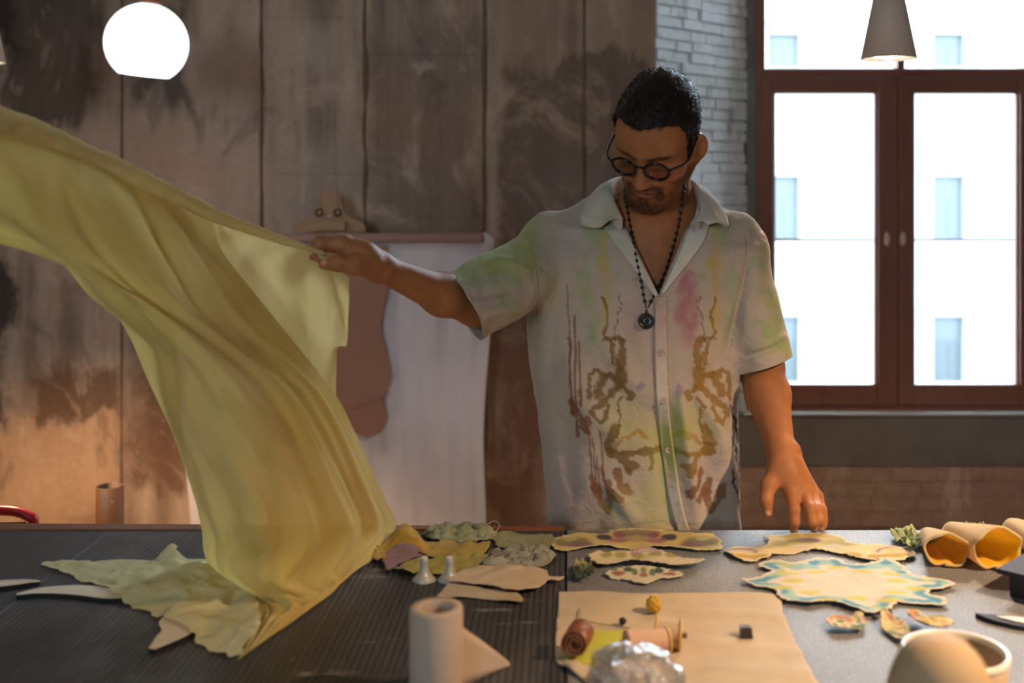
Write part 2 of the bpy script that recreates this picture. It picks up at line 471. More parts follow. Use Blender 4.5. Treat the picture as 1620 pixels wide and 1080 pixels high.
# wall strips between window columns, spandrels between rows: the openings are real
edges = [-14.]
for g in gx: edges += [g - W2, g + W2]
edges.append(26.)
for k in range(0, len(edges), 2): box('wall', (edges[k], D, -7), (edges[k + 1], D + .5, FT), M_FAC, fac)
for g in gx:
    zprev = FT
    for z0, z1 in floorz:
        box('wall', (g - W2, D, z1), (g + W2, D + .5, zprev), M_FAC, fac); zprev = z0
    box('wall', (g - W2, D, -7), (g + W2, D + .5, zprev), M_FAC, fac)
    for q, (z0, z1) in enumerate(floorz):
        w = box('window', (g - W2, D + .2, z0), (g + W2, D + .25, z1), M_FWIN, fac)
        zm = z0 + (z1 - z0) * .62
        for (a, b) in ((g - W2 + .05, g - .025), (g + .025, g + W2 - .05)):
            box('pane', (a, D + .17, z0 + .05), (b, D + .2, zm), M_FGD if q == 2 else M_FGL, w)
        box('pane', (g - W2 + .05, D + .17, zm + .05), (g + W2 - .05, D + .2, z1 - .05), M_FGL, w)
        box('ledge', (g - W2 - .12, D - .1, z1 + .28), (g + W2 + .12, D, z1 + .33), M_FAC, fac)
box('street', (-30, YN + 1, -7.1), (40, 60, -7), M_FLOOR); bpy.data.objects['street']['kind'] = 'structure'

# ---------------------------------------------------------------- lamps
def globe_lamp(c, r, label, strength=5.0, tilt=(.12, 0, 1)):
    t = thing('globe_pendant_lamp', label, 'lamp', c, 'globe pendant lamps')
    ax = np.array(tilt, float); ax /= np.linalg.norm(ax)
    th = np.linspace(.06, math.radians(143), 40)
    prof = [(r * math.sin(a), r * math.cos(a)) for a in th] + [(r * .96 * math.sin(a), r * .96 * math.cos(a)) for a in th[::-1][:6]]
    v, f = lathe_vf(prof, c, ax, 48)
    mesh('glass_shade', v, f, emit('globe_glow', (.90, .96, 1.0), strength * .16), t)
    hb = r * math.cos(th[-1]); v, f = lathe_vf([(.002, hb + .004), (r * .5, hb + .003), (r * .585, hb + .006)], c, ax, 36)
    mesh('diffuser', v, f, emit('globe_diffuser', (1.0, .95, .90), strength * 2.2), t)
    v, f = lathe_vf([(.02, r * .97), (.034, r * .975), (.034, r + .012), (.018, r + .03), (.018, r + .06), (.004, r + .065)], c, ax, 24, True, True)
    mesh('cap', v, f, simple('copper_cap', lin('#8c5a44'), .4, .05, metallic=.6), t)
    top = np.array(c) + ax * (r + .06)
    v, f = tube_vf(catmull([top, top + (.004, 0, .15), (top[0] + .01, top[1], ZC)], 12), .003, 6); mesh('cord', v, f, M_BAR, t)
    return t
M_CONE = simple('taupe_lamp_shade', lin('#c9b5a6'), .5, .04)
M_CONEIN = simple('white_shade_inside', (.9, .88, .84), .5, 0)
WARM = (1.0, .68, .40)
def cone_lamp(c, r, h, label, watts, spot=150, color=WARM):
    """c = centre of the open rim"""
    t = thing('cone_pendant_lamp', label, 'lamp', c, 'cone pendant lamps')
    v, f = lathe_vf([(r, 0), (r * .62, h * .42), (r * .16, h * .92), (.004, h)], c, (0, 0, 1), 40)
    o = mesh('shade', v, f, M_CONE, t, solid=.003); o.data.materials.append(M_CONEIN); o.modifiers[0].material_offset = 1; o.modifiers[0].offset = -1
    bc = np.array(c) + (0, 0, r * .30)
    v, f = lathe_vf([(.001, -r * .36), (r * .3, -r * .25), (r * .42, 0), (r * .36, r * .2), (r * .18, r * .45)], bc, (0, 0, 1), 20)
    mesh('bulb', v, f, emit('warm_bulb', (1, .80, .55), 22), t)
    v, f = lathe_vf([(.001, .012), (r * .9, .010)], c, (0, 0, 1), 30); mesh('diffuser', v, f, emit('warm_diffuser', (1, .84, .62), 9), t)
    top = np.array(c) + (0, 0, h)
    v, f = tube_vf([top - (0, 0, .01), (top[0], top[1], ZC)], .0028, 6); mesh('cord', v, f, M_BAR, t)
    ld = bpy.data.lights.new('warm_light', 'SPOT'); ld.energy = watts; ld.color = color; ld.spot_size = math.radians(spot); ld.spot_blend = .5
    ld.shadow_soft_size = r * .4
    lo = bpy.data.objects.new('warm_light', ld); link(lo, t); lo.location = (0, 0, -r * .16)
    return t
def UPZ(u, v, d): return tuple(P(u, v, d))
globe_lamp(UPZ(232, 69, 3.7), .131, 'glowing white glass globe lamp hanging in front of the concrete wall', 14, (.10, -.02, 1))
cone_lamp(UPZ(1406, 93, 2.75), .066, .30, 'taupe cone lamp hanging in front of the brown window', 60)
cone_lamp(UPZ(-36, 98, 3.5), .08, .36, 'warm cone lamp whose rim just shows at the left edge', 230, 96)
# cone lamp inferred from the warm light; two unseen globes added as fill
cone_lamp((1.32, 1.02, 2.08), .066, .30, 'cone lamp over the near right of the table, above the picture', 200, 135)
globe_lamp((-.75, 3.3, 2.75), .131, 'unseen globe lamp added above the picture to brighten the concrete wall', 15)
globe_lamp((-1.7, 1.25, 2.55), .131, 'unseen globe lamp added on the left to light the table and cloth', 13)

def portal(c, sx, sy, rot):
    ld = bpy.data.lights.new('daylight_portal', 'AREA'); ld.shape = 'RECTANGLE'; ld.size = sx; ld.size_y = sy; ld.cycles.is_portal = True
    o = bpy.data.objects.new('daylight_portal', ld); link(o); o.location = c; o.rotation_euler = rot
portal(((wx(1211, YN) + wx(1640, YN)) / 2, YN + .10, (wz(640, YN) + wz(VT, YN)) / 2), wx(1640, YN) - wx(1211, YN), wz(VT, YN) - wz(640, YN), (-math.pi / 2, 0, 0))
for (a, b) in FW: portal(((a + b) / 2, YB - .05, (FZ0 + FZ1) / 2), b - a, FZ1 - FZ0, (math.pi / 2, 0, 0))
# ---------------------------------------------------------------- implicit-surface modelling (smooth unions, meshed with surface nets)
def s_cap(a, b, ra, rb, k=.02):
    a = np.array(a, float); b = np.array(b, float); ba = b - a; L2 = ba.dot(ba) + 1e-12
    def fn(p):
        t = np.clip((p - a) @ ba / L2, 0, 1)
        return np.linalg.norm(p - a - t[:, None] * ba, axis=1) - (ra + (rb - ra) * t)
    return fn, (a + b) / 2, np.linalg.norm(ba) / 2 + max(ra, rb), k, 1
def s_ell(c, r, k=.02, R=None, op=1):
    c = np.array(c, float); r = np.array(r, float)
    def fn(p):
        q = p - c
        if R is not None: q = q @ R            # columns of R = local axes
        k0 = np.linalg.norm(q / r, axis=1); k1 = np.linalg.norm(q / (r * r), axis=1) + 1e-9
        return k0 * (k0 - 1) / k1
    return fn, c, max(r), k, op
class Field:
    def __init__(s, prims): s.p = prims
    def __call__(s, pts):
        lo, hi = pts.min(0), pts.max(0); d = np.full(len(pts), .25)
        for fn, c, rad, k, op in s.p:
            gap = np.linalg.norm(np.maximum(np.maximum(lo - c, c - hi), 0))
            if gap > rad + k + .06: continue
            x = fn(pts)
            if op == 1:
                h = np.clip(.5 + .5 * (d - x) / k, 0, 1); d = d + (x - d) * h - k * h * (1 - h)
            else:
                h = np.clip(.5 - .5 * (d + x) / k, 0, 1); d = d + (-x - d) * h + k * h * (1 - h)
        return d
def net(field, lo, hi, h):
    lo = np.array(lo, float); B = 8
    nb = np.ceil((np.array(hi) - lo) / (h * B)).astype(int)
    g = np.stack(np.meshgrid(*[np.arange(n) for n in nb], indexing='ij'), -1).reshape(-1, 3)
    cen = lo + (g + .5) * h * B
    dv = np.concatenate([field(c) for c in np.array_split(cen, max(1, len(cen) // 400))])
    g = g[np.abs(dv) < h * B * 1.25]
    off = np.stack(np.meshgrid(*[np.arange(B + 1)] * 3, indexing='ij'), -1).reshape(-1, 3)
    keys, pos, quads = [], [], []
    big = (nb * B + 2)
    def key(c): return (c[:, 0] * big[1] + c[:, 1]) * big[2] + c[:, 2]
    for ch in np.array_split(g, max(1, len(g) // 48)):
        if not len(ch): continue
        ijk = ch[:, None] * B + off[None]
        val = field((lo + ijk.reshape(-1, 3) * h)).reshape(len(ch), B + 1, B + 1, B + 1)
        ins = val < 0
        cnt = np.zeros((len(ch), B, B, B), int); acc = np.zeros((len(ch), B, B, B, 3)); ne = np.zeros((len(ch), B, B, B))
        for a in (0, 1):
            for b in (0, 1):
                for c in (0, 1): cnt += ins[:, a:B + a, b:B + b, c:B + c]
        sl = lambda o: (slice(None),) + tuple(slice(x, B + x) for x in o)
        for ax in range(3):
            o1, o2 = [(ax + 1) % 3, (ax + 2) % 3]
            for p in (0, 1):
                for q in (0, 1):
                    s0 = [0, 0, 0]; s0[o1] = p; s0[o2] = q; s1 = list(s0); s1[ax] = 1
                    v0, v1 = val[sl(s0)], val[sl(s1)]; cr = (v0 < 0) != (v1 < 0)
                    t = np.where(cr, v0 / np.where(cr, v0 - v1, 1), 0)
                    w = np.zeros(cr.shape + (3,)); w[..., o1] = p; w[..., o2] = q; w[..., ax] = t
                    acc += w * cr[..., None]; ne += cr
        act = (cnt > 0) & (cnt < 8); bi, x, y, z = np.nonzero(act)
        cell = ch[bi] * B + np.stack([x, y, z], 1)
        keys.append(key(cell)); pos.append(lo + (cell + acc[act] / ne[act][:, None]) * h)
        for ax in range(3):
            e = [0, 0, 0]; e[ax] = 1
            v0, v1 = ins[sl((0, 0, 0))], ins[sl(e)]; cr = v0 != v1
            bi, x, y, z = np.nonzero(cr); cell = ch[bi] * B + np.stack([x, y, z], 1); fl = v0[cr]
            d1 = np.zeros(3, int); d1[(ax + 1) % 3] = 1; d2 = np.zeros(3, int); d2[(ax + 2) % 3] = 1
            q = np.stack([key(cell), key(cell - d1), key(cell - d1 - d2), key(cell - d2)], 1)
            q[~fl] = q[~fl][:, ::-1]; quads.append(q)
    keys = np.concatenate(keys); pos = np.concatenate(pos); quads = np.concatenate(quads)
    o = np.argsort(keys); keys = keys[o]; pos = pos[o]
    idx = np.clip(np.searchsorted(keys, quads), 0, len(keys) - 1)
    ok = (keys[idx] == quads).all(1)
    return pos, idx[ok]
def vnormals(v, f):
    f = np.asarray(f); n = np.cross(v[f[:, 2]] - v[f[:, 0]], v[f[:, 3]] - v[f[:, 1]])
    r = np.zeros_like(v)
    for k in range(4): np.add.at(r, f[:, k], n)
    return r / (np.linalg.norm(r, axis=1)[:, None] + 1e-12)

# ---------------------------------------------------------------- the man
# head frame: x to image right, y out of the face, z to the crown
psi, theta, phi = math.radians(26), math.radians(38), math.radians(12)
HS = .945
hf = np.array([-math.sin(psi), -math.cos(psi), 0]); hr = np.array([math.cos(psi), -math.sin(psi), 0]); hu = np.array([0, 0, 1.])
hf, hu = hf * math.cos(theta) - hu * math.sin(theta), hu * math.cos(theta) + hf * math.sin(theta)
hr, hu = hr * math.cos(phi) - hu * math.sin(phi), hu * math.cos(phi) + hr * math.sin(phi)
HR = np.stack([hr, hf, hu], 1)              # columns: local axes in world
HC = P(1039, 218, 2.05)
def H(x, y, z): return HC + HR @ (np.array([x, y, z]) * HS)
def Hloc(p): return (p - HC) @ HR / HS
def hell(c, r, k=.015, op=1, rot=None):
    R = HR if rot is None else HR @ rot
    return s_ell(H(*c), np.array(r) * HS, k, R, op)
def hcap(a, b, ra, rb, k=.012): return s_cap(H(*a), H(*b), ra * HS, rb * HS, k)
def rotz(a): c, s = math.cos(a), math.sin(a); return np.array([[c, -s, 0], [s, c, 0], [0, 0, 1.]])
CRAN = ((0, -.014, .028), (.0715, .097, .091))
head = [hell(*CRAN, k=.02), hell((0, .03, -.03), (.060, .062, .082), .03), hell((0, .045, .045), (.058, .047, .05), .03)]
head += [hcap((0, .066, -.094), (0, .070, -.098), .019, .020, .025)]
for s in (-1, 1):
    head += [hcap((s * .054, -.002, -.052), (s * .020, .066, -.096), .019, .017, .03),
             hell((s * .042, .056, -.022), (.024, .024, .020), .025),
             hcap((s * .012, .087, .021), (s * .046, .068, .024), .008, .007, .018),
             hell((s * .0310, .097, .000), (.019, .017, .012), .018, -1),
             hell((s * .0305, .0735, .0005), (.0145, .0135, .0125), .008),
             hcap((s * .014, .083, -.006), (s * .044, .071, -.003), .0035, .003, .006)]
head += [hcap((0, .084, .014), (0, .109, -.026), .0085, .0105, .014), hell((0, .107, -.030), (.0125, .0125, .0105), .008)]
for s in (-1, 1): head += [hell((s * .0125, .096, -.033), (.0075, .011, .008), .008)]
head += [hell((0, .068, -.060), (.034, .026, .030), .02), hell((0, .0915, -.0545), (.022, .0095, .0050), .006),
         hell((0, .0900, -.0655), (.018, .0100, .0058), .006), hell((0, .102, -.0598), (.026, .0065, .0016), .004, -1)]
for s in (-1, 1):
    rt = rotz(s * .62)
    head += [hell((s * .0815, -.013, -.016), (.0085, .0185, .030), .007, 1, rt), hell((s * .0745, -.001, -.034), (.009, .012, .014), .010),
             hell((s * .0880, -.008, -.013), (.0085, .0125, .0205), .003, -1, rt)]
ND = 2.10
SHL, SHR = P(868, 402, 2.14), P(1168, 396, 2.15)
ELL, WRL = P(755, 482, 1.972), P(598, 421, 1.785)
ELR, WRR = P(1203, 578, 2.13), P(1237, 718, 1.985)
body = head + [
    s_cap(H(0, -.028, -.055), P(1036, 392, 2.14), .054, .062, .03),
    s_cap(P(1040, 330, 2.13), P(985, 372, 2.15), .042, .04, .04), s_cap(P(1046, 330, 2.13), P(1105, 372, 2.15), .042, .04, .04),
    s_cap(P(915, 395, 2.15), P(1130, 392, 2.15), .052, .052, .04),
    s_ell(P(1022, 480, 2.155), (.165, .098, .20), .05), s_ell(P(1022, 660, 2.16), (.145, .095, .22), .06),
    s_ell(P(1022, 850, 2.17), (.150, .098, .14), .05),
    s_cap(P(1020, 388, 2.090), P(950, 366, 2.110), .011, .010, .02), s_cap(P(1058, 388, 2.090), P(1115, 364, 2.110), .011, .010, .02),
    # right arm (image left), reaching out
    s_cap(P(915, 402, 2.15), SHL, .055, .052, .03), s_cap(SHL, ELL, .050, .036, .03), s_cap(ELL, P(700, 466, 1.905), .035, .0335, .02),
    s_cap(P(700, 466, 1.905), WRL, .0335, .0205, .02),
    # left arm (image right), hand on the table
    s_cap(P(1120, 400, 2.15), SHR, .055, .052, .03), s_cap(SHR, ELR, .050, .040, .03), s_cap(ELR, P(1215, 625, 2.08), .041, .038, .02),
    s_cap(P(1215, 625, 2.08), WRR, .0385, .0235, .02)]
def chain(pts, rads, k=.006):
    return [s_cap(pts[i], pts[i + 1], rads[i], rads[i + 1], k) for i in range(len(pts) - 1)]
# hand on the table
hand_r = chain([WRR, P(1243, 748, 1.965)], [.0235, .026], .02)
hand_r += chain([P(1238, 742, 1.965), P(1252, 778, 1.945)], [.022, .0135], .014)
hand_r += chain([P(1248, 742, 1.968), P(1271, 780, 1.950)], [.022, .0135], .014)
hand_r += chain([P(1254, 742, 1.975), P(1284, 782, 1.968)], [.021, .0125], .014)
hand_r += chain([P(1256, 744, 1.985), P(1292, 786, 1.985)], [.019, .0115], .014)
RT = [P(1256, 838.5, 1.917), P(1287, 836.0, 1.921), P(1298, 834.5, 1.927), P(1303, 832, 1.936)]
hand_r += chain([P(1252, 778, 1.945), P(1256, 806, 1.913), P(1257, 825, 1.908), RT[0]], [.0125, .0100, .0085, .0068])
hand_r += chain([P(1271, 780, 1.950), P(1282, 806, 1.915), P(1285, 824, 1.910), RT[1]], [.0128, .0105, .0090, .0070])
hand_r += chain([P(1284, 782, 1.968), P(1294, 806, 1.930), P(1297, 822, 1.922), RT[2]], [.0120, .0100, .0085, .0066])
hand_r += chain([P(1292, 786, 1.985), P(1300, 808, 1.955), P(1302, 822, 1.945), RT[3]], [.0110, .0090, .0075, .0060])
hand_r += chain([P(1232, 742, 1.965), P(1216, 768, 1.945), P(1212, 792, 1.930), P(1215, 811, 1.925)], [.018, .0125, .0100, .0075], .010)
hand_r += [s_cap(P(1257, 712, 1.985), P(1258, 716, 1.985), .0095, .009, .014)]
# hand pinching the cloth
hand_l = chain([WRL, P(572, 408, 1.765)], [.0220, .026], .02)
for i, dd in enumerate((0, .018, .036, .052)):
    r = [.0125, .0128, .0122, .0108][i]; sh = [0, -3, -1, 4][i]
    hand_l += chain([P(575, 404 + i, 1.758 + dd * .7), P(541, 386 + sh, 1.748 + dd)], [.018, r + .001], .014)
    hand_l += chain([P(541, 386 + sh, 1.748 + dd), P(508, 385 + sh, 1.742 + dd), P(497, 402 + sh, 1.742 + dd), P(510, 415 + sh, 1.744 + dd)],
                    [r, r * .86, r * .74, r * .6])
hand_l += chain([P(586, 418, 1.760), P(562, 419, 1.735), P(534, 416, 1.722), P(512, 418, 1.727)], [.019, .0140, .0112, .0082], .010)
body += hand_r + hand_l
fld = Field(body)
bv, bf = net(fld, (-.45, 1.60, .74), (.62, 2.36, 1.84), .0028)

# skin colour: stubble, brows, lips, lids and nails are real colour on the skin
def ellm(q, c, r, soft=.35):
    d = np.linalg.norm((q - np.array(c)) / np.array(r), axis=1); return sstep(1 + soft, 1 - soft, d)
q = Hloc(bv); SKIN = lin('#a46840')
sk = np.tile(SKIN, (len(bv), 1)); sk = sk * (1 + .10 * fbm(bv * 60, 3, 5)[:, None])
nz = fbm(bv * 300, 2, 9)
inh = np.linalg.norm(q, axis=1) < .17
qa = q.copy(); qa[:, 0] = np.abs(qa[:, 0])
sk = mixc(sk, inh * ellm(qa, (.045, .06, -.02), (.03, .03, .03)) * .35, lin('#ad6c50'))
sk = mixc(sk, inh * ellm(q, (0, .112, -.03), (.018, .02, .014)) * .35, lin('#ad6b50'))
jaw = sstep(-.034, -.060, q[:, 2] - .25 * (qa[:, 0] - .03)) * sstep(-.012, .008, q[:, 1] + .15 * q[:, 2])
jaw *= 1 - ellm(q, (0, .10, -.078), (.03, .03, .008)) * .3
jaw *= 1 - ellm(qa, (.036, .07, -.052), (.016, .04, .018)) * .75
mus = ellm(qa, (.013, .095, -.0475), (.021, .03, .0062), .4); mus = np.maximum(mus, ellm(qa, (.030, .085, -.062), (.007, .03, .016), .4))
goat = ellm(q, (0, .09, -.080), (.009, .03, .010), .5) + ellm(q, (0, .08, -.100), (.030, .035, .014), .5)
beard = np.clip(jaw * .72 + mus * 1.0 + goat * .95, 0, .95) * inh * (q[:, 1] > -.03)
beard *= (.82 + .25 * nz) * sstep(-.126, -.113, q[:, 2] - .10 * (q[:, 1] - .07))
lips = np.maximum(ellm(q, (0, .10, -.0555), (.021, .02, .0042), .3), ellm(q, (0, .10, -.0650), (.018, .02, .0050), .3)) * inh
sk = mixc(sk, beard, lin('#1d130e'))
sk = mixc(sk, lips * .75, lin('#9a5548'))
sk = mixc(sk, inh * ellm(q, (0, .11, -.0598), (.022, .03, .0012), .5) * .8, lin('#4b241d'))  # shade of the crease between the lips, painted as a dark line
brow = ellm(np.stack([qa[:, 0], q[:, 1], q[:, 2] - .10 * np.minimum(qa[:, 0], .034)], 1), (.029, .085, .0195), (.024, .04, .0062), .4) * inh
sk = mixc(sk, brow * .95 * (.85 + .3 * nz), lin('#22160f'))
lash = ellm(np.stack([qa[:, 0], q[:, 1], q[:, 2] + .25 * (qa[:, 0] - .03) ** 2 / .015], 1), (.030, .086, -.0065), (.015, .02, .0016), .5) * inh
sk = mixc(sk, lash * .8, lin('#1a100c'))
sk = mixc(sk, ellm(qa, (.030, .086, .002), (.017, .02, .010), .5) * inh * .25, lin('#6d4330'))
chest = ellm(bv, P(1042, 440, 2.06), (.05, .06, .06), .6)
sk = mixc(sk, chest * .25 * (.7 + .6 * nz), lin('#3a2218'))
uu, vv = proj(bv)
def nail(c, r): return ellm(bv, c, (r, r, r), .25)
for c in (P(1215, 813, 1.917), P(1257, 841, 1.910), P(1289, 839, 1.914), P(1301, 837, 1.922), P(513, 414, 1.721)):
    sk = mixc(sk, nail(c, .0055) * .65, lin('#d09a83'))
def skin_mat():
    t = NT('skin'); c = t.n('Attribute', attribute_name='Col').outputs['Color']
    c = t.mix(1.0, c, t.mix(t.noise(55, 5, t.objc()), (.86,) * 3, (1.12,) * 3), 'MULTIPLY')
    nrm = t.bump(t.noise(420, 3, t.objc()), .22, .0012)
    return t.done(t.bsdf(c, .56, nrm, Subsurface_Weight=.10, Subsurface_Scale=.006, Subsurface_Radius=(1., .35, .2), Specular_IOR_Level=.25))
M_SKIN = skin_mat()
man = thing('person', 'man in a dye-splashed short-sleeved shirt spreading cloth over the table', 'person', (P(1022, 838, 2.15)[0], 2.16, 0))
mesh('body', bv, bf, M_SKIN, man, colors=sk)

# hair: cropped dark cap cut along the hairline, with short locks
hy = [-.15, -.06, -.030, -.020, -.004, .012, .026, .034, .050, .070, .090, .12]
hz = [-.060, -.062, -.050, .012, .022, -.016, -.020, .050, .078, .086, .089, .092]
HEADF = Field(head[:3])
def hair_fn(p):
    l = Hloc(p); d = HEADF(p) - .0040
    nn = fbm(np.stack([l[:, 0] * 120, l[:, 1] * 45, l[:, 2] * 45], -1), 3, 21)
    d = d - .0028 * nn - .004 * sstep(.02, .09, l[:, 2])
    line = np.interp(l[:, 1], hy, hz) - .007 * np.exp(-((l[:, 0] + .012) / .022) ** 2) * (l[:, 1] > .03) + .002 * fbm(l * 90, 2, 3)
    side = np.interp(l[:, 2], [-.07, -.03, .0, .05], [.060, .064, .064, .0])
    cut = np.where((l[:, 1] > -.03) & (l[:, 2] < .03), np.maximum(line - l[:, 2], side - np.abs(l[:, 0])), line - l[:, 2])
    return np.maximum(d, cut * .8)
class HF:
    def __call__(s, p): return hair_fn(p)
hv, hfc = net(HF(), HC - .16, HC + .17, .0024)
lh = Hloc(hv)
thin = ellm(lh, (.012, -.045, .112), (.03, .035, .03), .7) * .30
hc = mixc(np.tile(lin('#1c130e'), (len(hv), 1)) * (1 + .35 * fbm(lh * np.array([220, 60, 60]), 3, 2)[:, None]), thin, lin('#5b3a28'))
def hair_mat():
    t = NT('dark_hair'); c = t.n('Attribute', attribute_name='Col').outputs['Color']
    st = t.noise(1, 4, t.objc(), (620, 160, 160))
    return t.done(t.bsdf(t.mix(st, c, t.mix(1., c, (1.9, 1.8, 1.7), 'MULTIPLY')), .5, t.bump(st, .6, .003), Specular_IOR_Level=.3))
M_HAIR = hair_mat()
hair = mesh('hair', hv, hfc, M_HAIR, man, colors=hc)
# locks of hair standing off the cap
hn = vnormals(hv, hfc); sel = np.nonzero(np.einsum('ij,ij->i', hn, hv - (HC + HR @ np.array(CRAN[0]))) > .02)[0]
sel = RNG.choice(sel, 5200, replace=False); LV, LF = [], []
flow = HR @ np.array([.25, .9, .12])
p0 = hv[sel]; n0 = hn[sel]; jit = RNG.normal(0, .35, (len(sel), 3))
dr = flow + jit; dr = dr - n0 * np.einsum('ij,ij->i', dr, n0)[:, None] * .8; dr /= np.linalg.norm(dr, axis=1)[:, None]
ln = RNG.uniform(.006, .012, len(sel))[:, None]; sd = np.cross(n0, dr) * .0006
b0 = p0 - n0 * .002
LV = np.stack([b0 - sd, b0 + sd, p0 + dr * ln * .6 + n0 * .0022 + sd * .7, p0 + dr * ln * .6 + n0 * .0022 - sd * .7, p0 + dr * ln + n0 * .0024], 1).reshape(-1, 3)
ii = np.arange(len(sel)) * 5
LF = [(a, a + 1, a + 2, a + 3) for a in ii] + [(a + 3, a + 2, a + 4) for a in ii]
lk = mesh('locks', LV, LF, simple('hair_lock', lin('#1c1410'), .4, .3, 90), hair); lk['kind'] = 'stuff'

# shirt -----------------------------------------------------------
sz_v = np.array([330, 360, 400, 450, 520, 600, 700, 800, 850, 870])
sz_l = np.array([900, 866, 842, 836, 833, 842, 856, 867, 870, 871])
sz_r = np.array([1140, 1168, 1186, 1184, 1172, 1165, 1168, 1175, 1178, 1179])
DS = 2.14
_z = CZ - (sz_v - VPY) / FPX * DS
def torso_fn(p):
    z = p[:, 2]; zz = _z[::-1]
    l = np.interp(z, zz, sz_l[::-1]); r = np.interp(z, zz, sz_r[::-1])
    cx = ((l + r) / 2 - VPX) / FPX * DS; a = (r - l) / 2 / FPX * DS
    b = np.interp(z, zz, np.array([.07, .095, .112, .122, .128, .128, .126, .124, .124, .124])[::-1])
    val = ((np.abs(p[:, 0] - cx) / a) ** 2.5 + (np.abs(p[:, 1] - (DS + .012)) / b) ** 2.5) ** (1 / 2.5)
    d = (val - 1) * np.minimum(a, b)
    return np.maximum(d, (z - _z[1]) * .8)
torso = (torso_fn, np.array([P(1020, 600, DS)[0], DS, P(0, 600, DS)[2]]), .42, .05, 1)
SLE = P(731, 487, 1.930); SRE = P(1209, 575, 2.125)
def cone_ell(a, b, ra, rb, flat, up, k):
    """sleeve: cone whose section is flattened along 'up' by factor flat"""
    a = np.array(a, float); b = np.array(b, float); ba = b - a; L2 = ba.dot(ba); ax = ba / math.sqrt(L2)
    up = np.array(up, float); up = up - ax * up.dot(ax); up /= np.linalg.norm(up); sd = np.cross(ax, up)
    def fn(p):
        t = (p - a) @ ba / L2; tc = np.clip(t, 0, 1.15); w = p - a - t[:, None] * ba
        rr = ra + (rb - ra) * tc
        d = np.sqrt(((w @ up) / flat) ** 2 + (w @ sd) ** 2) - rr
        ex = np.maximum(np.maximum(-t, t - 1.15), 0) * math.sqrt(L2)
        return np.where(ex > 0, np.sqrt(np.maximum(d, 0) ** 2 + ex ** 2), d)
    return fn, (a + b) / 2, math.sqrt(L2) * .65 + max(ra, rb), k, 1
shirt_prims = [torso,
    s_cap(P(955, 358, 2.15), P(880, 383, 2.15), .052, .056, .04), s_cap(P(1090, 356, 2.15), P(1160, 384, 2.15), .052, .056, .04),
    s_cap(P(960, 345, 2.18), P(1085, 345, 2.18), .05, .05, .04),
    cone_ell(P(878, 402, 2.15), SLE, .066, .067, .92, (0, 0, 1), .035),
    cone_ell(P(1160, 402, 2.15), SRE, .062, .056, 1.25, (0, 1, 0), .03)]
sf = Field(shirt_prims)
sv, sq = net(sf, (-.33, 1.78, .84), (.50, 2.34, 1.52), .0026)
# folds and creases
sn = vnormals(sv, sq); su, svv = proj(sv)
front = sstep(.15, -.25, sn[:, 1])
def ridge(pts, w, amp, power=1.0):
    """fold running along a polyline in the shirt's front plane"""
    global sv
    pts = np.array(pts, float); d = np.full(len(sv), 1e9); tt = np.zeros(len(sv))
    for i in range(len(pts) - 1):
        a, b = pts[i], pts[i + 1]; ba = b - a
        t = np.clip(((su - a[0]) * ba[0] + (svv - a[1]) * ba[1]) / ba.dot(ba), 0, 1)
        dd = np.hypot(su - a[0] - t * ba[0], svv - a[1] - t * ba[1]); m = dd < d
        d = np.where(m, dd, d); tt = np.where(m, (i + t) / (len(pts) - 1), tt)
    return 1.45 * amp * np.exp(-(d / w) ** 2) * np.sin(np.clip(tt, .0, 1) * np.pi) ** .5 * front
disp = .0042 * fbm(np.stack([sv[:, 0] * 16 + sv[:, 2] * 5, sv[:, 1] * 10, sv[:, 2] * 6], -1), 3, 31)
disp += .0018 * fbm(np.stack([sv[:, 0] * 34 - sv[:, 2] * 20, sv[:, 1] * 20, sv[:, 2] * 14], -1), 2, 33)
disp += ridge([(1092, 600), (1140, 690), (1150, 760)], 13, .010) + ridge([(1075, 610), (1085, 700), (1105, 838)], 12, .012)
disp += ridge([(1040, 640), (1055, 740), (1060, 838)], 14, -.012) + ridge([(1120, 700), (1112, 838)], 12, -.007)
disp += ridge([(960, 760), (1010, 830)], 12, .006) + ridge([(985, 700), (930, 640)], 16, .004)
disp += ridge([(850, 470), (845, 520), (838, 570)], 8, -.003) + ridge([(866, 430), (862, 520), (850, 600)], 11, .003)
disp += ridge([(1190, 400), (1168, 480), (1158, 560)], 9, -.010) + ridge([(1176, 430), (1150, 520)], 9, .005)
disp += ridge([(740, 470), (840, 455)], 8, -.005) + ridge([(745, 500), (840, 480)], 9, .006) + ridge([(735, 440), (790, 415), (840, 430)], 8, .006)
disp += ridge([(1180, 555), (1215, 545), (1245, 528)], 5, .004) + ridge([(1175, 565), (1245, 545)], 4, -.003)
disp += ridge([(940, 520), (1000, 600), (1040, 640)], 18, .005) + ridge([(905, 560), (935, 700)], 20, .005) + ridge([(890, 650), (905, 800)], 16, -.005)
disp += ridge([(900, 380), (905, 470)], 14, .004) + ridge([(1120, 380), (1110, 470)], 14, .004)
hem = sstep(CZ - (770 - 300) / FPX * DS, CZ - (838 - 300) / FPX * DS, sv[:, 2])
disp += hem * .007 * np.sin(sv[:, 0] * 62 + 1.2 * np.sin(sv[:, 0] * 21) + sv[:, 1] * 40)
sv = sv + sn * disp[:, None]
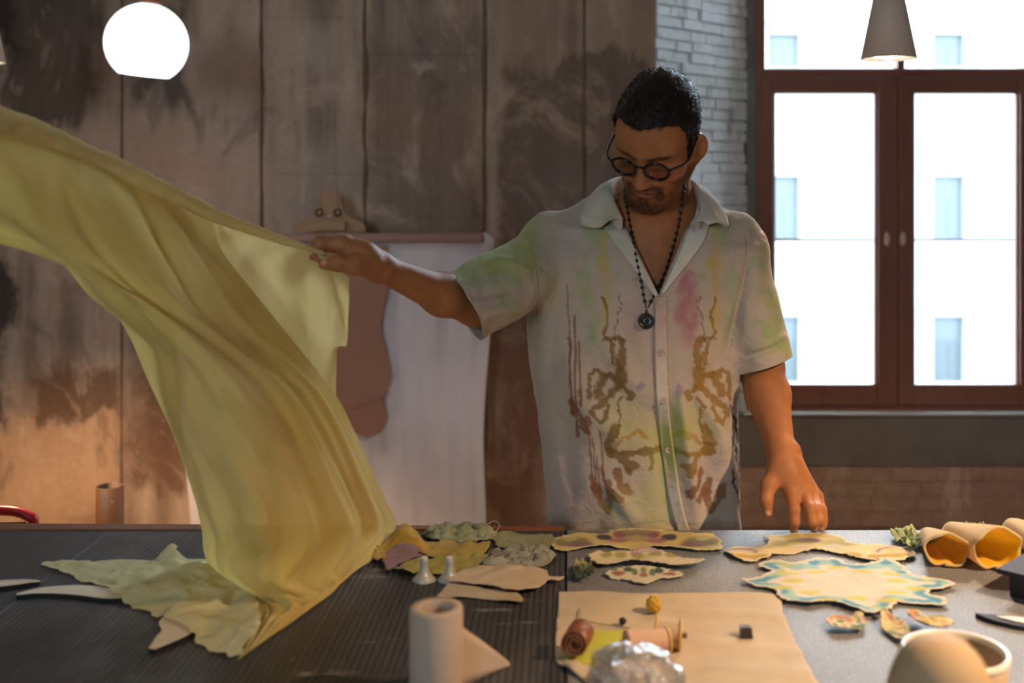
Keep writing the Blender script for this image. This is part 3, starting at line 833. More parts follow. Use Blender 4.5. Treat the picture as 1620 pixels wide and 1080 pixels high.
# dye pattern -----------------------------------------------------
pu, pv = su, svv
sc_ = np.tile(lin('#bfad9d'), (len(sv), 1))
wu_ = pu + 9 * n2(pu, pv, 26, 3, 1); wv_ = pv + 9 * n2(pu, pv, 26, 3, 2)
xu_ = pu + 3.2 * n2(pu, pv, 7, 2, 4); xv_ = pv + 3.2 * n2(pu, pv, 7, 2, 6)
def blob(u, v, ru, rv, col, amt=.7, soft=.6, both=None):
    global sc_
    d = np.hypot((wu_ - u) / ru, (wv_ - v) / rv); m = sstep(1 + soft, 1 - soft, d) * amt
    m = m * (.75 + .35 * n2(pu, pv, 14, 3, 8)); sc_ = mixc(sc_, m * front, lin(col))
def stroke(pts, w, col, amt=.85, sharp=True):
    global sc_
    X, Y = (pu, pv) if sharp is None else (xu_, xv_) if sharp else (wu_, wv_); sharp = sharp is None or sharp; d = np.full(len(sv), 1e9)
    for i in range(len(pts) - 1):
        a, b = np.array(pts[i], float), np.array(pts[i + 1], float); ba = b - a
        t = np.clip(((X - a[0]) * ba[0] + (Y - a[1]) * ba[1]) / ba.dot(ba), 0, 1)
        d = np.minimum(d, np.hypot(X - a[0] - t * ba[0], Y - a[1] - t * ba[1]))
    m = sstep(w * (1.25 if sharp else 2.0), w * (.8 if sharp else .4), d) * amt; sc_ = mixc(sc_, m * front, lin(col))
def lace(u0, u1, v0, v1, col, scale=15, th=.16, amt=.9, s=0):
    """blotted ink web with holes inside an elliptical region"""
    global sc_
    d = np.hypot((wu_ - (u0 + u1) / 2) / ((u1 - u0) / 2), (wv_ - (v0 + v1) / 2) / ((v1 - v0) / 2))
    mir = np.abs(pu - 1043)
    r = np.abs(n2(mir + 2 * n2(mir, pv, 6, 2, s + 1), pv, scale, 2, s)); m = sstep(th + .04, th - .02, r + np.maximum(0, d - .75) * .8)
    sc_ = mixc(sc_, m * front * amt * sstep(1.25, 1.0, d), lin(col))
GR, LI, YE, PK, BR, OR, LL = '#8ea868', '#b3b455', '#c0a94e', '#b06a76', '#7a5c33', '#b07f35', '#8a7aa0'
for sgn, am in ((-1, 1.0), (1, .85)):
    m_ = lambda x: 1043 + sgn * (1043 - x)
    blob(m_(944), 360, 14, 32, GR, .7); blob(m_(928), 450, 9, 40, GR, .65 * am); blob(m_(938), 520, 8, 30, GR, .6)
    blob(m_(955), 410, 8, 60, YE, .75); blob(m_(955), 500, 6, 40, YE, .7); blob(m_(975), 436, 7, 7, GR, .6)
    blob(m_(868), 460, 14, 40, LI, .35); blob(m_(870), 380, 8, 40, LI, .35)
    blob(m_(1006), 445, 7, 6, PK, .5); blob(m_(1003), 505, 16, 34, PK, .42 if sgn < 0 else .1)
    br_ = BR if sgn < 0 else '#94702f'
    blob(m_(978), 590, 14, 30, OR, .40); blob(m_(1015), 611, 7, 9, LL, .75, .3)
    blob(m_(985), 670, 30, 40, LI, .45); blob(m_(1030), 700, 24, 40, LI, .4)
    INK = [([(954, 470), (962, 500), (955, 528), (966, 540)], 2.0), ([(958, 535), (972, 534), (985, 538)], 4), ([(982, 538), (986, 560), (981, 583)], 5.5), ([(968, 544), (972, 575)], 3), ([(976, 560), (979, 580)], 2),
           ([(981, 585), (982, 607)], 9), ([(982, 605), (992, 618), (1003, 622), (996, 631)], 4), ([(961, 593), (942, 586), (932, 593), (934, 610), (935, 628)], 4), ([(953, 598), (947, 622)], 7.5), ([(961, 592), (975, 597)], 5),
           ([(976, 612), (964, 628), (943, 642)], 5.5), ([(936, 648), (949, 666), (960, 660), (961, 642)], 4), ([(984, 628), (976, 640)], 2.5), ([(978, 640), (981, 660), (976, 690)], 1.8),
           ([(973, 676), (962, 704), (967, 717)], 6), ([(964, 713), (982, 719), (995, 739), (1004, 736)], 7), ([(985, 716), (1007, 716)], 4), ([(1013, 713), (1031, 716), (1040, 710)], 5.5), ([(1030, 719), (1031, 742)], 2.5),
           ([(990, 742), (999, 748)], 4), ([(976, 746), (982, 765), (995, 780)], 6.5), ([(961, 762), (970, 780), (982, 789)], 5.5), ([(943, 771), (950, 792), (962, 806), (967, 776)], 6.5)]
    for k_, (pp, w_) in enumerate(INK):
        stroke([(m_(a_), b_) for a_, b_ in pp], w_, br_ if k_ < 20 else '#865a39', .85)
    for (hu_, hv_, hr_) in ((958, 617, 6), (944, 600, 3.5), (948, 655, 4), (976, 727, 3), (988, 760, 3), (953, 790, 3), (961, 796, 2)):
        dd_ = np.hypot((xu_ - m_(hu_)), (xv_ - hv_)); sc_ = mixc(sc_, sstep(hr_ * 1.2, hr_ * .8, dd_) * front * .8, lin('#bfae93'))
    stroke([(m_(978), 465), (m_(983), 482), (m_(975), 500), (m_(972), 540)], 1.1, '#4d4138', .7)
    stroke([(m_(970), 705), (m_(990), 690), (m_(1010), 682), (m_(1025), 692)], 3.5, OR, .7)
blob(1085, 480, 15, 50, PK, .75, .5); blob(1088, 510, 18, 34, PK, .5); stroke([(1072, 455), (1086, 438), (1096, 436)], 5, PK, .5, False)
blob(895, 770, 18, 50, PK, .28); blob(925, 800, 20, 30, PK, .2); blob(1040, 790, 30, 60, LI, .45); blob(1065, 690, 18, 60, '#a9b33f', .6)
blob(1040, 560, 10, 50, PK, .22); blob(990, 800, 40, 30, LI, .25); blob(1060, 760, 10, 60, '#6f9f6a', .35)
for du, v0, v1, w in ((902, 560, 655, 2.0), (909, 500, 690, 1.8), (916, 540, 640, 1.5), (897, 450, 560, 1.1), (932, 680, 775, 1.4), (938, 690, 780, 1.3), (950, 680, 760, 1.5), (944, 720, 790, 1.3)):
    stroke([(du, v0), (du + 3, (v0 + v1) / 2), (du + 6, v1)], w, '#8d5b3e', .8, None)
    stroke([(du + 4, v1 - 24), (du + 6, v1)], w * 1.9, '#8d5b3e', .8)
for pp in ([(905, 632), (912, 645), (908, 655)], [(918, 650), (925, 665), (930, 680), (922, 672)], [(930, 660), (933, 682)]): stroke(pp, 4.5, '#8a5838', .8)
for k in range(9):
    stroke([(1154 + k % 3 * 4, 640 + k * 17), (1160 + k % 3 * 4, 662 + k * 17)], 1.6, '#2b2320', .85)
stroke([(833, 368), (846, 420), (850, 470), (846, 510)], .9, '#84796c', .7, None); stroke([(1178, 372), (1186, 430), (1168, 500), (1158, 560)], .8, '#84796c', .5, None)
stroke([(717, 430), (771, 528)], .7, '#93887a', .6, None); stroke([(1160, 578), (1250, 545)], .7, '#93887a', .6, None); stroke([(868, 826), (1180, 826)], .7, '#93887a', .5, None)
slv = sstep(862, 838, pu) * sstep(565, 540, pv)               # sleeve dye
sc_ = mixc(sc_, slv * sstep(-6, 22, (448 - (pu - 703) * .05) - pv + 16 * n2(pu, pv, 30, 3, 5)) * .72 * front, lin('#a5ad4e'))
sc_ = mixc(sc_, slv * sstep(.1, .5, n2(pu, pv, 24, 3, 15)) * sstep(450, 420, pv) * .55, lin('#8a9f56'))
sc_ = mixc(sc_, slv * sstep(.25, .55, n2(pu, pv, 40, 3, 17)) * .45, lin('#9fb27a'))
sc_ = mixc(sc_, slv * sstep(500, 540, pv) * .4, lin('#b59c6a'))
rs = sstep(1178, 1200, pu)
sc_ = mixc(sc_, rs * sstep(.15, .5, n2(pu, pv, 34, 3, 25)) * .5, lin('#aab163'))
sc_ = mixc(sc_, rs * sstep(.28, .5, n2(pu, pv, 22, 3, 27)) * .4, lin('#8fae72'))
# cut the garment open at cuffs, hem and neck
def cut(v, f, col, planes):
    bm = bmesh.new(); lay = bm.verts.layers.float_color.new('Col')
    bvs = [bm.verts.new(p) for p in v.tolist()]
    for b, c in zip(bvs, col.tolist()): b[lay] = (*c, 1)
    for q_ in f.tolist():
        try: bm.faces.new([bvs[i] for i in q_])
        except ValueError: pass
    for co, no, sel_ in planes:
        geom = bm.verts[:] + bm.edges[:] + bm.faces[:]
        bmesh.ops.bisect_plane(bm, geom=geom, plane_co=co, plane_no=no, dist=1e-5)
        kill = [fc for fc in bm.faces if sel_(np.array(fc.calc_center_median()))]
        bmesh.ops.delete(bm, geom=kill, context='FACES')
    bm.verts.ensure_lookup_table()
    return bm
axl = SLE - P(878, 402, 2.15); axl /= np.linalg.norm(axl)
# opening plane of the reaching sleeve runs through its hem line, tilted as worn
axl = np.array([-.86, -.36, -.32]); axl /= np.linalg.norm(axl)
axl = np.cross(P(757, 537, 1.955) - P(703, 432, 1.955), np.array([.30, -1., .1])); axl /= np.linalg.norm(axl); axl = axl if axl[0] < 0 else -axl
axr = np.cross(P(1255, 560, 2.12) - P(1165, 590, 2.12), np.array([0, 1., -.05])); axr /= np.linalg.norm(axr); axr = axr if axr[2] < 0 else -axr
SLc, SRc = P(730, 484, 1.955), P(1210, 575, 2.12)
zh = CZ - (848 - 300) / FPX * 2.03
planes = [(SLc, axl, lambda c: (c - SLc) @ axl > 0 and c[0] < P(850, 0, 2.)[0]),
          (SRc, axr, lambda c: (c - SRc) @ axr > 0 and c[0] > P(1163, 0, 2.15)[0]),
          (np.array([0, 2.1, zh]), np.array([0, 0, 1.]), lambda c: c[2] < zh)]
# V opening: planes through the camera-side V edges, only on the front
VA, VL, VR = np.array([1042, 466.]), np.array([962, 300.]), np.array([1112, 300.])
def inV(c):
    u, v = proj(c)
    if c[1] > 2.125: return False
    s1 = (VA[0] - VL[0]) * (v - VL[1]) - (VA[1] - VL[1]) * (u - VL[0]); s2 = (VR[0] - VA[0]) * (v - VA[1]) - (VR[1] - VA[1]) * (u - VA[0])
    return s1 < 0 and s2 < 0 and v < VA[1]
for a, b in ((VL, VA), (VR, VA)):
    no = np.cross(P(*a, 2.05) - np.array([0, 0, CZ]), P(*b, 2.05) - np.array([0, 0, CZ])); no /= np.linalg.norm(no)
    planes.append((np.array([0, 0, CZ]), no, inV))
NB = P(1036, 345, 2.15)
planes.append((NB, np.array([0, 0, 1.]), lambda c: (c[0] - NB[0]) ** 2 / .074 ** 2 + (c[1] - NB[1]) ** 2 / .068 ** 2 < 1 and c[2] > NB[2] - .06))
bm = cut(sv, sq, sc_, planes)
SHIRT = fabric('shirt_cotton', None, .12, 0, .07, 700, .25, .55, 38)
me = bpy.data.meshes.new('shirt'); 
for b in bm.verts: b.co -= Vector(man.location)
bm.to_mesh(me); bm.free(); me.materials.append(SHIRT); me.polygons.foreach_set('use_smooth', np.ones(len(me.polygons), dtype=bool))
shirt = bpy.data.objects.new('shirt', me); link(shirt, man); WORLD[shirt.name] = np.array(man.location)
md = shirt.modifiers.new('thickness', 'SOLIDIFY'); md.thickness = .0022; md.offset = -1
SB = BVHTree.FromPolygons([tuple(Vector(x.co) + man.location) for x in me.vertices], [tuple(p.vertices) for p in me.polygons])
BB = BVHTree.FromPolygons(bv.tolist(), bf.tolist())
def hit(u, v, default=2.03, off=0.0, tree=None):
    o = Vector((0, 0, CZ)); d = Vector(P(u, v, 1.0)) - o; d.normalize()
    h = (tree or SB).ray_cast(o, d)
    return np.array(h[0] - d * off) if h[0] is not None else P(u, v, default)
def drape(rows, n, off, tree=None, default=2.03):
    """strip laid on the shirt: rows = list of (left uv, right uv)"""
    G = []
    for l, r in rows:
        l, r = np.array(l, float), np.array(r, float)
        G.append([hit(*(l + (r - l) * t), default=default, off=off, tree=tree) for t in np.linspace(0, 1, n)])
    return np.array(G)
# button band, facings and collar
pl_c = catmull([(1045, 470), (1045, 560), (1047, 620), (1052, 680), (1060, 740), (1070, 800), (1083, 846)], 60)
G = drape([((x - 9, y), (x + 10, y)) for x, y in pl_c], 7, .0035)
G[:, :, 1] = (G[:, :, 1] + np.roll(G[:, :, 1], 1, 0) + np.roll(G[:, :, 1], -1, 0)) / 3 if False else G[:, :, 1]
pc = np.tile(lin('#d2c3b3'), (G.shape[0] * 7, 1)); gu, gv = proj(G.reshape(-1, 3))
pc = mixc(pc, sstep(560, 500, gv) * .5, lin('#c08a86')); pc = mixc(pc, sstep(640, 690, gv) * sstep(780, 720, gv) * .75, lin('#a9ad45'))
pc = mixc(pc, sstep(.0, .5, n2(gu, gv, 16, 3, 3)) * .25, lin('#b98f7f'))
pl = mesh('button_band', G.reshape(-1, 3), grid_f(60, 7), SHIRT, shirt, colors=pc, solid=.003)
BUT = simple('shell_button', lin('#b59c8c'), .3, .1)
for (x, y) in ((1045, 478), (1047, 558), (1049, 634), (1057, 712)):
    c = hit(x, y, off=.0065)
    v, f = lathe_vf([(.001, -.001), (.0055, -.001), (.006, 0), (.0052, .0012), (.004, .0008), (.001, .0006)], c, (0, -1, 0), 18)
    mesh('button', v, f, BUT, shirt)
# facings turned back along the V
def facing(edge, outer, col, name='facing'):
    e = catmull(edge, 26); o = catmull(outer, 26)
    G = drape(list(zip(e, o)), 7, .005)
    c = np.tile(lin(col), (26 * 7, 1)); u, v = proj(G.reshape(-1, 3)); c = mixc(c, sstep(.1, .5, n2(u, v, 20, 3, 4)) * .25, lin('#b7bd90'))
    return mesh(name, G.reshape(-1, 3), grid_f(26, 7), SHIRT, shirt, colors=c, solid=.003)
facing([(966, 312), (1002, 388), (1041, 466)], [(950, 352), (978, 392), (1037, 470)], '#cfc2b2')
facing([(1108, 312), (1078, 392), (1045, 466)], [(1124, 352), (1108, 390), (1052, 462)], '#ddd3c6')
# collar: stand around the neck and the fallen leaf
NCx, NCy = NB[0] + .002, 2.150
st = []     # stations from left front point round the back to the right front point: (fold line, leaf edge)
def H3(u, v, d): return P(u, v, d)
stations = [   # fold line (u,v,d), leaf edge (u,v,d)
    ((985, 346, 2.055), (956, 352, 2.046)), ((974, 322, 2.062), (948, 361, 2.050)), ((967, 303, 2.075), (922, 357, 2.062)), ((966, 291, 2.098), (918, 340, 2.085)),
    ((970, 284, 2.13), (930, 318, 2.125)), ((985, 280, 2.19), (955, 306, 2.20)), ((1035, 278, 2.235), (1035, 310, 2.262)), ((1080, 281, 2.20), (1105, 306, 2.215)),
    ((1096, 288, 2.15), (1128, 316, 2.155)), ((1103, 298, 2.11), (1146, 336, 2.10)), ((1106, 312, 2.085), (1152, 358, 2.075)), ((1108, 328, 2.068), (1136, 352, 2.052)), ((1100, 350, 2.056), (1118, 356, 2.046))]
fl = catmull([P(*a) for a, b in stations], 64); le = catmull([P(*b) for a, b in stations], 64)
rows_ = []
for t in np.linspace(0, 1, 10):
    bulge = math.sin(math.pi * t) * .006
    nrm = (fl + le) / 2 - np.array([NCx, NCy, 0]); nrm[:, 2] = 0; nrm /= np.linalg.norm(nrm, axis=1)[:, None]
    rows_.append(fl + (le - fl) * t + nrm * bulge + np.array([0, 0, .5 * bulge]))
G = np.stack(rows_, 1); u, v = proj(G.reshape(-1, 3))
c = np.tile(lin('#cfc1b2'), (640, 1)); c = mixc(c, sstep(-.1, .4, n2(u, v, 22, 3, 6)) * sstep(990, 960, u) * .6, lin('#a3b585')); c = mixc(c, sstep(.1, .5, n2(u, v, 26, 3, 9)) * .2, lin('#c79f8c'))
mesh('collar', G.reshape(-1, 3), grid_f(64, 10), SHIRT, shirt, colors=c, solid=.003)
base = np.stack([NCx + (fl[:, 0] - NCx) * 1.02, NCy + (fl[:, 1] - NCy) * 1.02, fl[:, 2] - .045 - .0 * fl[:, 2]], 1)
G = np.stack([fl + (base - fl) * t for t in np.linspace(0, 1, 5)], 1)
mesh('collar_stand', G.reshape(-1, 3), grid_f(64, 5), SHIRT, shirt, colors=np.tile(lin('#c2b5a4'), (320, 1)), solid=.002)
# cuff and hem turn-ups (stitched bands)
# trousers and shoes, hidden by the table but there
TR = [s_ell(P(1022, 840, 2.17), (.165, .112, .13), .05)]
for s in (-1, 1):
    hip = np.array([P(1022, 0, 2.17)[0] + s * .085, 2.17, .84]); kn = hip + (s * .02, -.01, -.40); an = kn + (s * .01, .02, -.36)
    TR += [s_cap(hip, kn, .092, .070, .04), s_cap(kn, an, .070, .062, .02)]
tv, tf = net(Field(TR), (-.2, 1.95, .0), (.52, 2.42, 1.0), .009)
mesh('trousers', tv, tf, fabric('dark_trousers', lin('#38332f'), 0), man)
for s in (-1, 1):
    c0 = np.array([P(1022, 0, 2.17)[0] + s * .115, 2.14, 0])
    v, f = net(Field([s_ell(c0 + (0, -.06, .03), (.045, .12, .032), .02), s_ell(c0 + (0, .03, .05), (.040, .055, .05), .02)]), c0 - (.1, .25, .0), c0 + (.1, .15, .13), .008)
    mesh('shoe', v, f, simple('shoe_leather', lin('#2a2320'), .5), man)

# glasses ---------------------------------------------------------
GL = thing('eyeglasses', 'round black-rimmed glasses low on the man\'s nose', 'glasses', tuple(H(0, .1, 0)))
M_BLK = simple('black_acetate', lin('#100d0d'), .22, 0)
M_LENS = glass('spectacle_lens', (.95, .92, .93), 0, 1.0)
gz = .006; gy = .110
for s in (-1, 1):
    th = np.linspace(0, 2 * np.pi, 40, endpoint=False); R_ = .0225
    c0 = (s * .0315, gy - .003, gz)
    pts = np.array([H(c0[0] + R_ * math.cos(a), c0[1] - s * math.cos(a) * .003 + .18 * R_ * math.sin(a), c0[2] + .95 * R_ * math.sin(a)) for a in th])
    v, f = tube_vf(pts, .0028, 8, closed=True); rim = mesh('rim', v, f, M_BLK, GL)
    cc = pts.mean(0); nn = HR @ np.array([0, 1, -.18]); ring2 = cc + (pts - cc) * .55 + nn * .0022; 
    v = np.concatenate([pts, ring2, [cc + nn * .003]]); n = 40
    f = [(i, (i + 1) % n, n + (i + 1) % n, n + i) for i in range(n)] + [(n + i, n + (i + 1) % n, 2 * n) for i in range(n)]
    mesh('lens', v, f, M_LENS, GL)
    a = H(s * .0540, gy - .006, gz + .006)
    v, f = tube_vf(catmull([a, H(s * .064, gy - .012, gz + .008), H(s * .0775, .06, .005), H(s * .0775, .0, .010), H(s * .0790, -.024, .006), H(s * .078, -.036, -.014)], 30), .0021, 8)
    mesh('temple', v, f, M_BLK, GL)
v, f = tube_vf(catmull([H(-.0105, gy, gz + .005), H(0, gy + .003, gz + .010), H(.0105, gy, gz + .005)], 12), .0022, 8); mesh('bridge', v, f, M_BLK, GL)

# necklace --------------------------------------------------------
NK = thing('necklace', 'black beaded cord necklace with round pendant on the man\'s chest', 'necklace', tuple(P(1022, 508, 2.0)))
M_BEAD = simple('black_bead', lin('#0d0b0b'), .35, 0)
def hang(us):
    out = []
    for u, v in us:
        a = hit(u, v, 3.0, .004); b = hit(u, v, 3.0, .004, BB)
        out.append(a if a[1] < b[1] else b)
    return np.array(out)
lc = catmull([(988, 296), (992, 330), (1003, 390), (1013, 440), (1020, 478), (1022, 490)], 46); rc = catmull([(1083, 292), (1078, 330), (1066, 385), (1048, 440), (1030, 475), (1023, 490)], 46)
pend = hit(1022, 508, 2.0, .006)
BV = []
for cc in (lc, rc):
    q3 = hang(cc); q3[:, 1] = np.minimum(q3[:, 1], 2.10)
    k = np.ones(7) / 7
    for ax in range(3): q3[:, ax] = np.convolve(np.pad(q3[:, ax], 3, mode='edge'), k, 'valid')
    q3[:, 1] -= .002
    v, f = tube_vf(q3, .0011, 6); mesh('cord', v, f, M_BEAD, NK)
    for p in catmull(q3, 20)[:-1]: BV.append(lathe_vf([(.0004, -.0034), (.0026, -.0022), (.0034, 0), (.0026, .0022), (.0004, .0034)], p, (0, 0, 1), 8))
v, f = join_vf(BV); mesh('beads', v, f, M_BEAD, NK)['kind'] = 'stuff'
v, f = lathe_vf([(.001, 0), (.010, 0), (.0135, .0015), (.0145, .004), (.0135, .0062), (.0115, .0062), (.0105, .005), (.004, .005), (.001, .006)], pend + (0, .003, 0), (0, -1, .1), 30)
mesh('pendant', v, f, simple('dark_pendant', lin('#171615'), .3, .2, 60, .3, 200), NK)
v, f = tube_vf([P(1022.5, 489, pend[1]), P(1022.5, 496, pend[1] - .002)], .0018, 8); mesh('loop', v, f, M_BEAD, NK)
# ---------------------------------------------------------------- work tables
def table_mat(name, a, b, rough, stripes):
    t = NT(name); pos = t.pos(); sx = t.n('SeparateXYZ', {0: pos})
    nz = t.noise(7, 6, rough=.65); fine = t.noise(260, 3)
    c = t.mix(t.ss(nz, .35, .7), lin(a), lin(b))
    if stripes:
        st = t.noise(1.0, 4, stretch=(130, 1.6, 1)); gro = t.math('PINGPONG', sx.outputs[0], .0045)
        g2 = t.ss(gro, .0006, .0016)
        c = t.mix(t.math('MULTIPLY', t.ss(st, .42, .62), .5), c, lin('#4b474a'))
        c = t.mix(t.math('SUBTRACT', 1.0, g2), c, lin('#1d1b1c'))
        sm = t.ss(t.noise(9, 6, stretch=(.6, 2.5, 1), rough=.7), .60, .70)
        c = t.mix(t.math('MULTIPLY', sm, .75), c, lin('#9a9695'))
        nrm = t.bump(t.math('ADD', t.math('MULTIPLY', g2, .7), t.math('MULTIPLY', st, .5)), .5, .0012)
        ro = t.ss(nz, .3, .7, rough - .1, rough + .12)
    else:
        c = t.mix(1.0, c, t.mix(t.ss(fine, .3, .7), (.62,) * 3, (1.3,) * 3), 'MULTIPLY')
        nrm = t.bump(fine, .5, .0015); ro = rough
    return t.done(t.bsdf(c, ro, nrm, Specular_IOR_Level=.45))
M_TBL = table_mat('black_ribbed_board', '#343234', '#454144', .46, True)
M_TGR = table_mat('grey_felt_top', '#6b6a6b', '#7b797a', .62, False)
M_OAK = simple('brown_table_edge', lin('#7d4a2a'), .5, .2, 10, .15, 40, .001, stretch=(1, 10, 10))
M_LEG = simple('table_leg_timber', lin('#6b5138'), .6, .2, 10)
YF, YNEAR = 1.941, .62
tb = thing('work_table', 'black ribbed work table with a brown wooden edge on the left', 'table', (-.9, 1.3, 0), 'work tables')
for x0, x1 in ((-.7735, -.0015), (-1.55, -.7745), (-2.0, -1.553)):
    box('board', (x0, YNEAR, TZ - .03), (x1, YF - .006, TZ), M_TBL, tb, .0015)
v = np.array([(-2.0, YF - .004, TZ - .035), (-.002, YF - .004, TZ - .035), (-.002, YF + .012, TZ - .035), (-2.0, YF + .045, TZ - .035)]); v = np.concatenate([v, v + (0, 0, .038)])
o = mesh('edge_strip', v, box_vf((0, 0, 0), (1, 1, 1))[1], M_OAK, tb, smooth=False)
box('apron', (-1.95, YNEAR + .05, TZ - .12), (-.05, YF - .06, TZ - .031), M_LEG, tb)
for x in (-1.93, -.1):
    for y in (YNEAR + .06, YF - .13): box('leg', (x, y, 0), (x + .06, y + .06, TZ - .1), M_LEG, tb, .004)
tg = thing('work_table', 'grey felt-topped work table under the printed fabric pieces', 'table', (.8, 1.3, 0), 'work tables')
box('table_top', (.0015, YNEAR, TZ - .035), (1.75, YF, TZ), M_TGR, tg, .002)
box('apron', (.06, YNEAR + .05, TZ - .12), (1.7, YF - .06, TZ - .036), M_LEG, tg)
for x in (.06, 1.62):
    for y in (YNEAR + .06, YF - .13): box('leg', (x, y, 0), (x + .06, y + .06, TZ - .1), M_LEG, tg, .004)

# ---------------------------------------------------------------- fabric cut-outs lying on the table
def inpoly(x, y, poly):
    r = np.zeros(x.shape, bool); n = len(poly); j = n - 1
    for i in range(n):
        xi, yi = poly[i]; xj, yj = poly[j]
        c = ((yi > y) != (yj > y)) & (x < (xj - xi) * (y - yi) / (yj - yi + 1e-15) + xi); r ^= c; j = i
    return r
def segdist(x, y, poly):
    d = np.full(x.shape, 1e9); px = x.copy(); py = y.copy(); n = len(poly)
    for i in range(n):
        a, b = poly[i], poly[(i + 1) % n]; ba = b - a; L2 = ba.dot(ba) + 1e-15
        t = np.clip(((x - a[0]) * ba[0] + (y - a[1]) * ba[1]) / L2, 0, 1)
        qx, qy = a[0] + t * ba[0], a[1] + t * ba[1]; e = np.hypot(x - qx, y - qy); m = e < d
        d = np.where(m, e, d); px = np.where(m, qx, px); py = np.where(m, qy, py)
    return d, px, py
def patch(outline, colfn, h=.0032, rag=.0015, base=.0012, wr=.0015, wsc=28, curl=0.0, hfun=None, smooth_n=90, seed=0, ctl=True, zmin=.0006):
    o = np.array([T(u, v)[:2] for u, v in outline])
    if ctl: o = catmull(np.concatenate([o, o[:1]]), smooth_n + 1)[:-1]
    if rag:
        k = np.arange(len(o)); o = o + rag * np.stack([fbm(np.stack([k * .9, k * 0., k * 0 + seed], -1), 2, 1), fbm(np.stack([k * .9, k * 0 + 9., k * 0 + seed], -1), 2, 2)], -1)
    lo, hi = o.min(0) - h, o.max(0) + h; nx, ny = (np.ceil((hi - lo) / h).astype(int) + 1)
    X, Y = np.meshgrid(lo[0] + np.arange(nx) * h, lo[1] + np.arange(ny) * h, indexing='ij')
    ins = inpoly(X[:-1, :-1] + h / 2, Y[:-1, :-1] + h / 2, o)
    cnt = np.zeros((nx, ny), int)
    for a in (0, 1):
        for b in (0, 1): cnt[a:nx - 1 + a, b:ny - 1 + b] += ins
    used = cnt > 0; bd = used & (cnt < 4)
    d, qx, qy = segdist(X[used], Y[used], o)
    Xu, Yu = X[used], Y[used]; bm_ = bd[used]; ok = bm_ & (d < h * 1.2)
    Xu = np.where(ok, qx, Xu); Yu = np.where(ok, qy, Yu); dist = np.where(bm_, 0, d)
    idx = -np.ones((nx, ny), int); idx[used] = np.arange(used.sum())
    ci, cj = np.nonzero(ins); F = np.stack([idx[ci, cj], idx[ci + 1, cj], idx[ci + 1, cj + 1], idx[ci, cj + 1]], 1)
    pu = Xu / Yu * FPX + VPX; pv = (CZ - TZ) / Yu * FPX + VPY
    s3 = np.stack([Xu * wsc, Yu * wsc, np.full(len(Xu), seed * 1.7)], -1)
    z = base + wr * (fbm(s3, 3, seed) + .6) + curl * np.exp(-dist / .008) * (.5 + .8 * vnoise(s3 * .7, seed + 5))
    if hfun is not None: z = z + hfun(pu, pv, Xu, Yu, dist)
    z = np.maximum(z, zmin)
    c = colfn(pu, pv, Xu, Yu, dist)
    return np.stack([Xu, Yu, TZ + z], 1), F, c
F_COT = fabric('printed_cotton', None, .10, 0, .06, 600, .3)
F_GAUZE = fabric('crumpled_gauze', None, .30, .10, .16, 420, .5, 1.0, 110)
F_YEL = fabric('yellow_muslin', None, .38, .05, .06, 500, .35, .22, 26)
F_YLIE = fabric('yellow_muslin_lying', None, .22, .16, .06, 500, .4, .55, 40)
def flat(hexa, n=.06, s=0):
    def fn(u, v, X, Y, d):
        c = np.tile(lin(hexa), (len(u), 1)); return c * (1 + n * fbm(np.stack([X * 40, Y * 40, X * 0 + s], -1), 3, s)[:, None])
    return fn
def ridged(X, Y, sc, s, amp): return amp * (1 - np.abs(fbm(np.stack([X * sc, Y * sc * .8, X * 0 + s], -1), 3, s))) ** 2
def piece(name, outline, colfn, label, cat='fabric', group=None, mat=None, solid=.0012, **k):
    v, f, c = patch(outline, colfn, **k)
    return thing_mesh(name, v, f, mat or F_COT, label, cat, group, colors=c, solid=solid, offset=1)
def spot(c, u, v, cu, cv, ru, rv, col, amt=.85, soft=.3):
    d = np.hypot((u - cu) / ru, (v - cv) / rv); return mixc(c, sstep(1 + soft, 1 - soft, d) * min(1, amt * 1.15), lin(col) * .72)
G_SCR, G_PRT = 'fabric scraps on the black table', 'printed fabric cut-outs'
# --- scraps on the black table
def tip(u, v, X, Y, d, cu, cv, r, amp): return amp * np.exp(-((u - cu) / r) ** 2 - ((v - cv) / (r * .5)) ** 2)
piece('gauze_scrap', [(668, 846), (690, 838), (730, 839), (775, 842), (785, 850), (760, 859), (715, 861), (680, 856)], flat('#b9bd93', .25, 2),
      'scrunched pale green gauze bundle at the far edge of the black table', group=G_SCR, mat=F_GAUZE, wr=.004, wsc=60, seed=2,
      hfun=lambda u, v, X, Y, d: ridged(X, Y, 95, 3, .011) * sstep(0, .012, d) + .005 * sstep(0, .02, d))
def yc(u, v, X, Y, d):
    c = flat('#b58d2c', .2, 3)(u, v, X, Y, d); return mixc(c, sstep(660, 720, u) * .5, lin('#ac9f52'))
piece('dyed_cloth_scrap', [(588, 884), (600, 868), (622, 862), (640, 856), (655, 862), (690, 863), (740, 863), (775, 864), (765, 876), (735, 884), (690, 886), (660, 882), (640, 876), (612, 888), (595, 894)], yc,
      'golden yellow cloth scrap with a pointed fold beside the big yellow cloth', group=G_SCR, wr=.003, wsc=45, seed=4,
      hfun=lambda u, v, X, Y, d: tip(u, v, X, Y, d, 640, 864, 24, .026) + ridged(X, Y, 40, 5, .006))
piece('mauve_scrap', [(604, 886), (622, 876), (645, 871), (670, 882), (650, 892), (630, 900), (613, 907)], flat('#8a6463', .08, 5),
      'mauve cloth corner tucked under the golden yellow scrap', group=G_SCR, base=.004, wr=.002, seed=6, hfun=lambda u, v, X, Y, d: tip(u, v, X, Y, d, 642, 876, 22, .012))
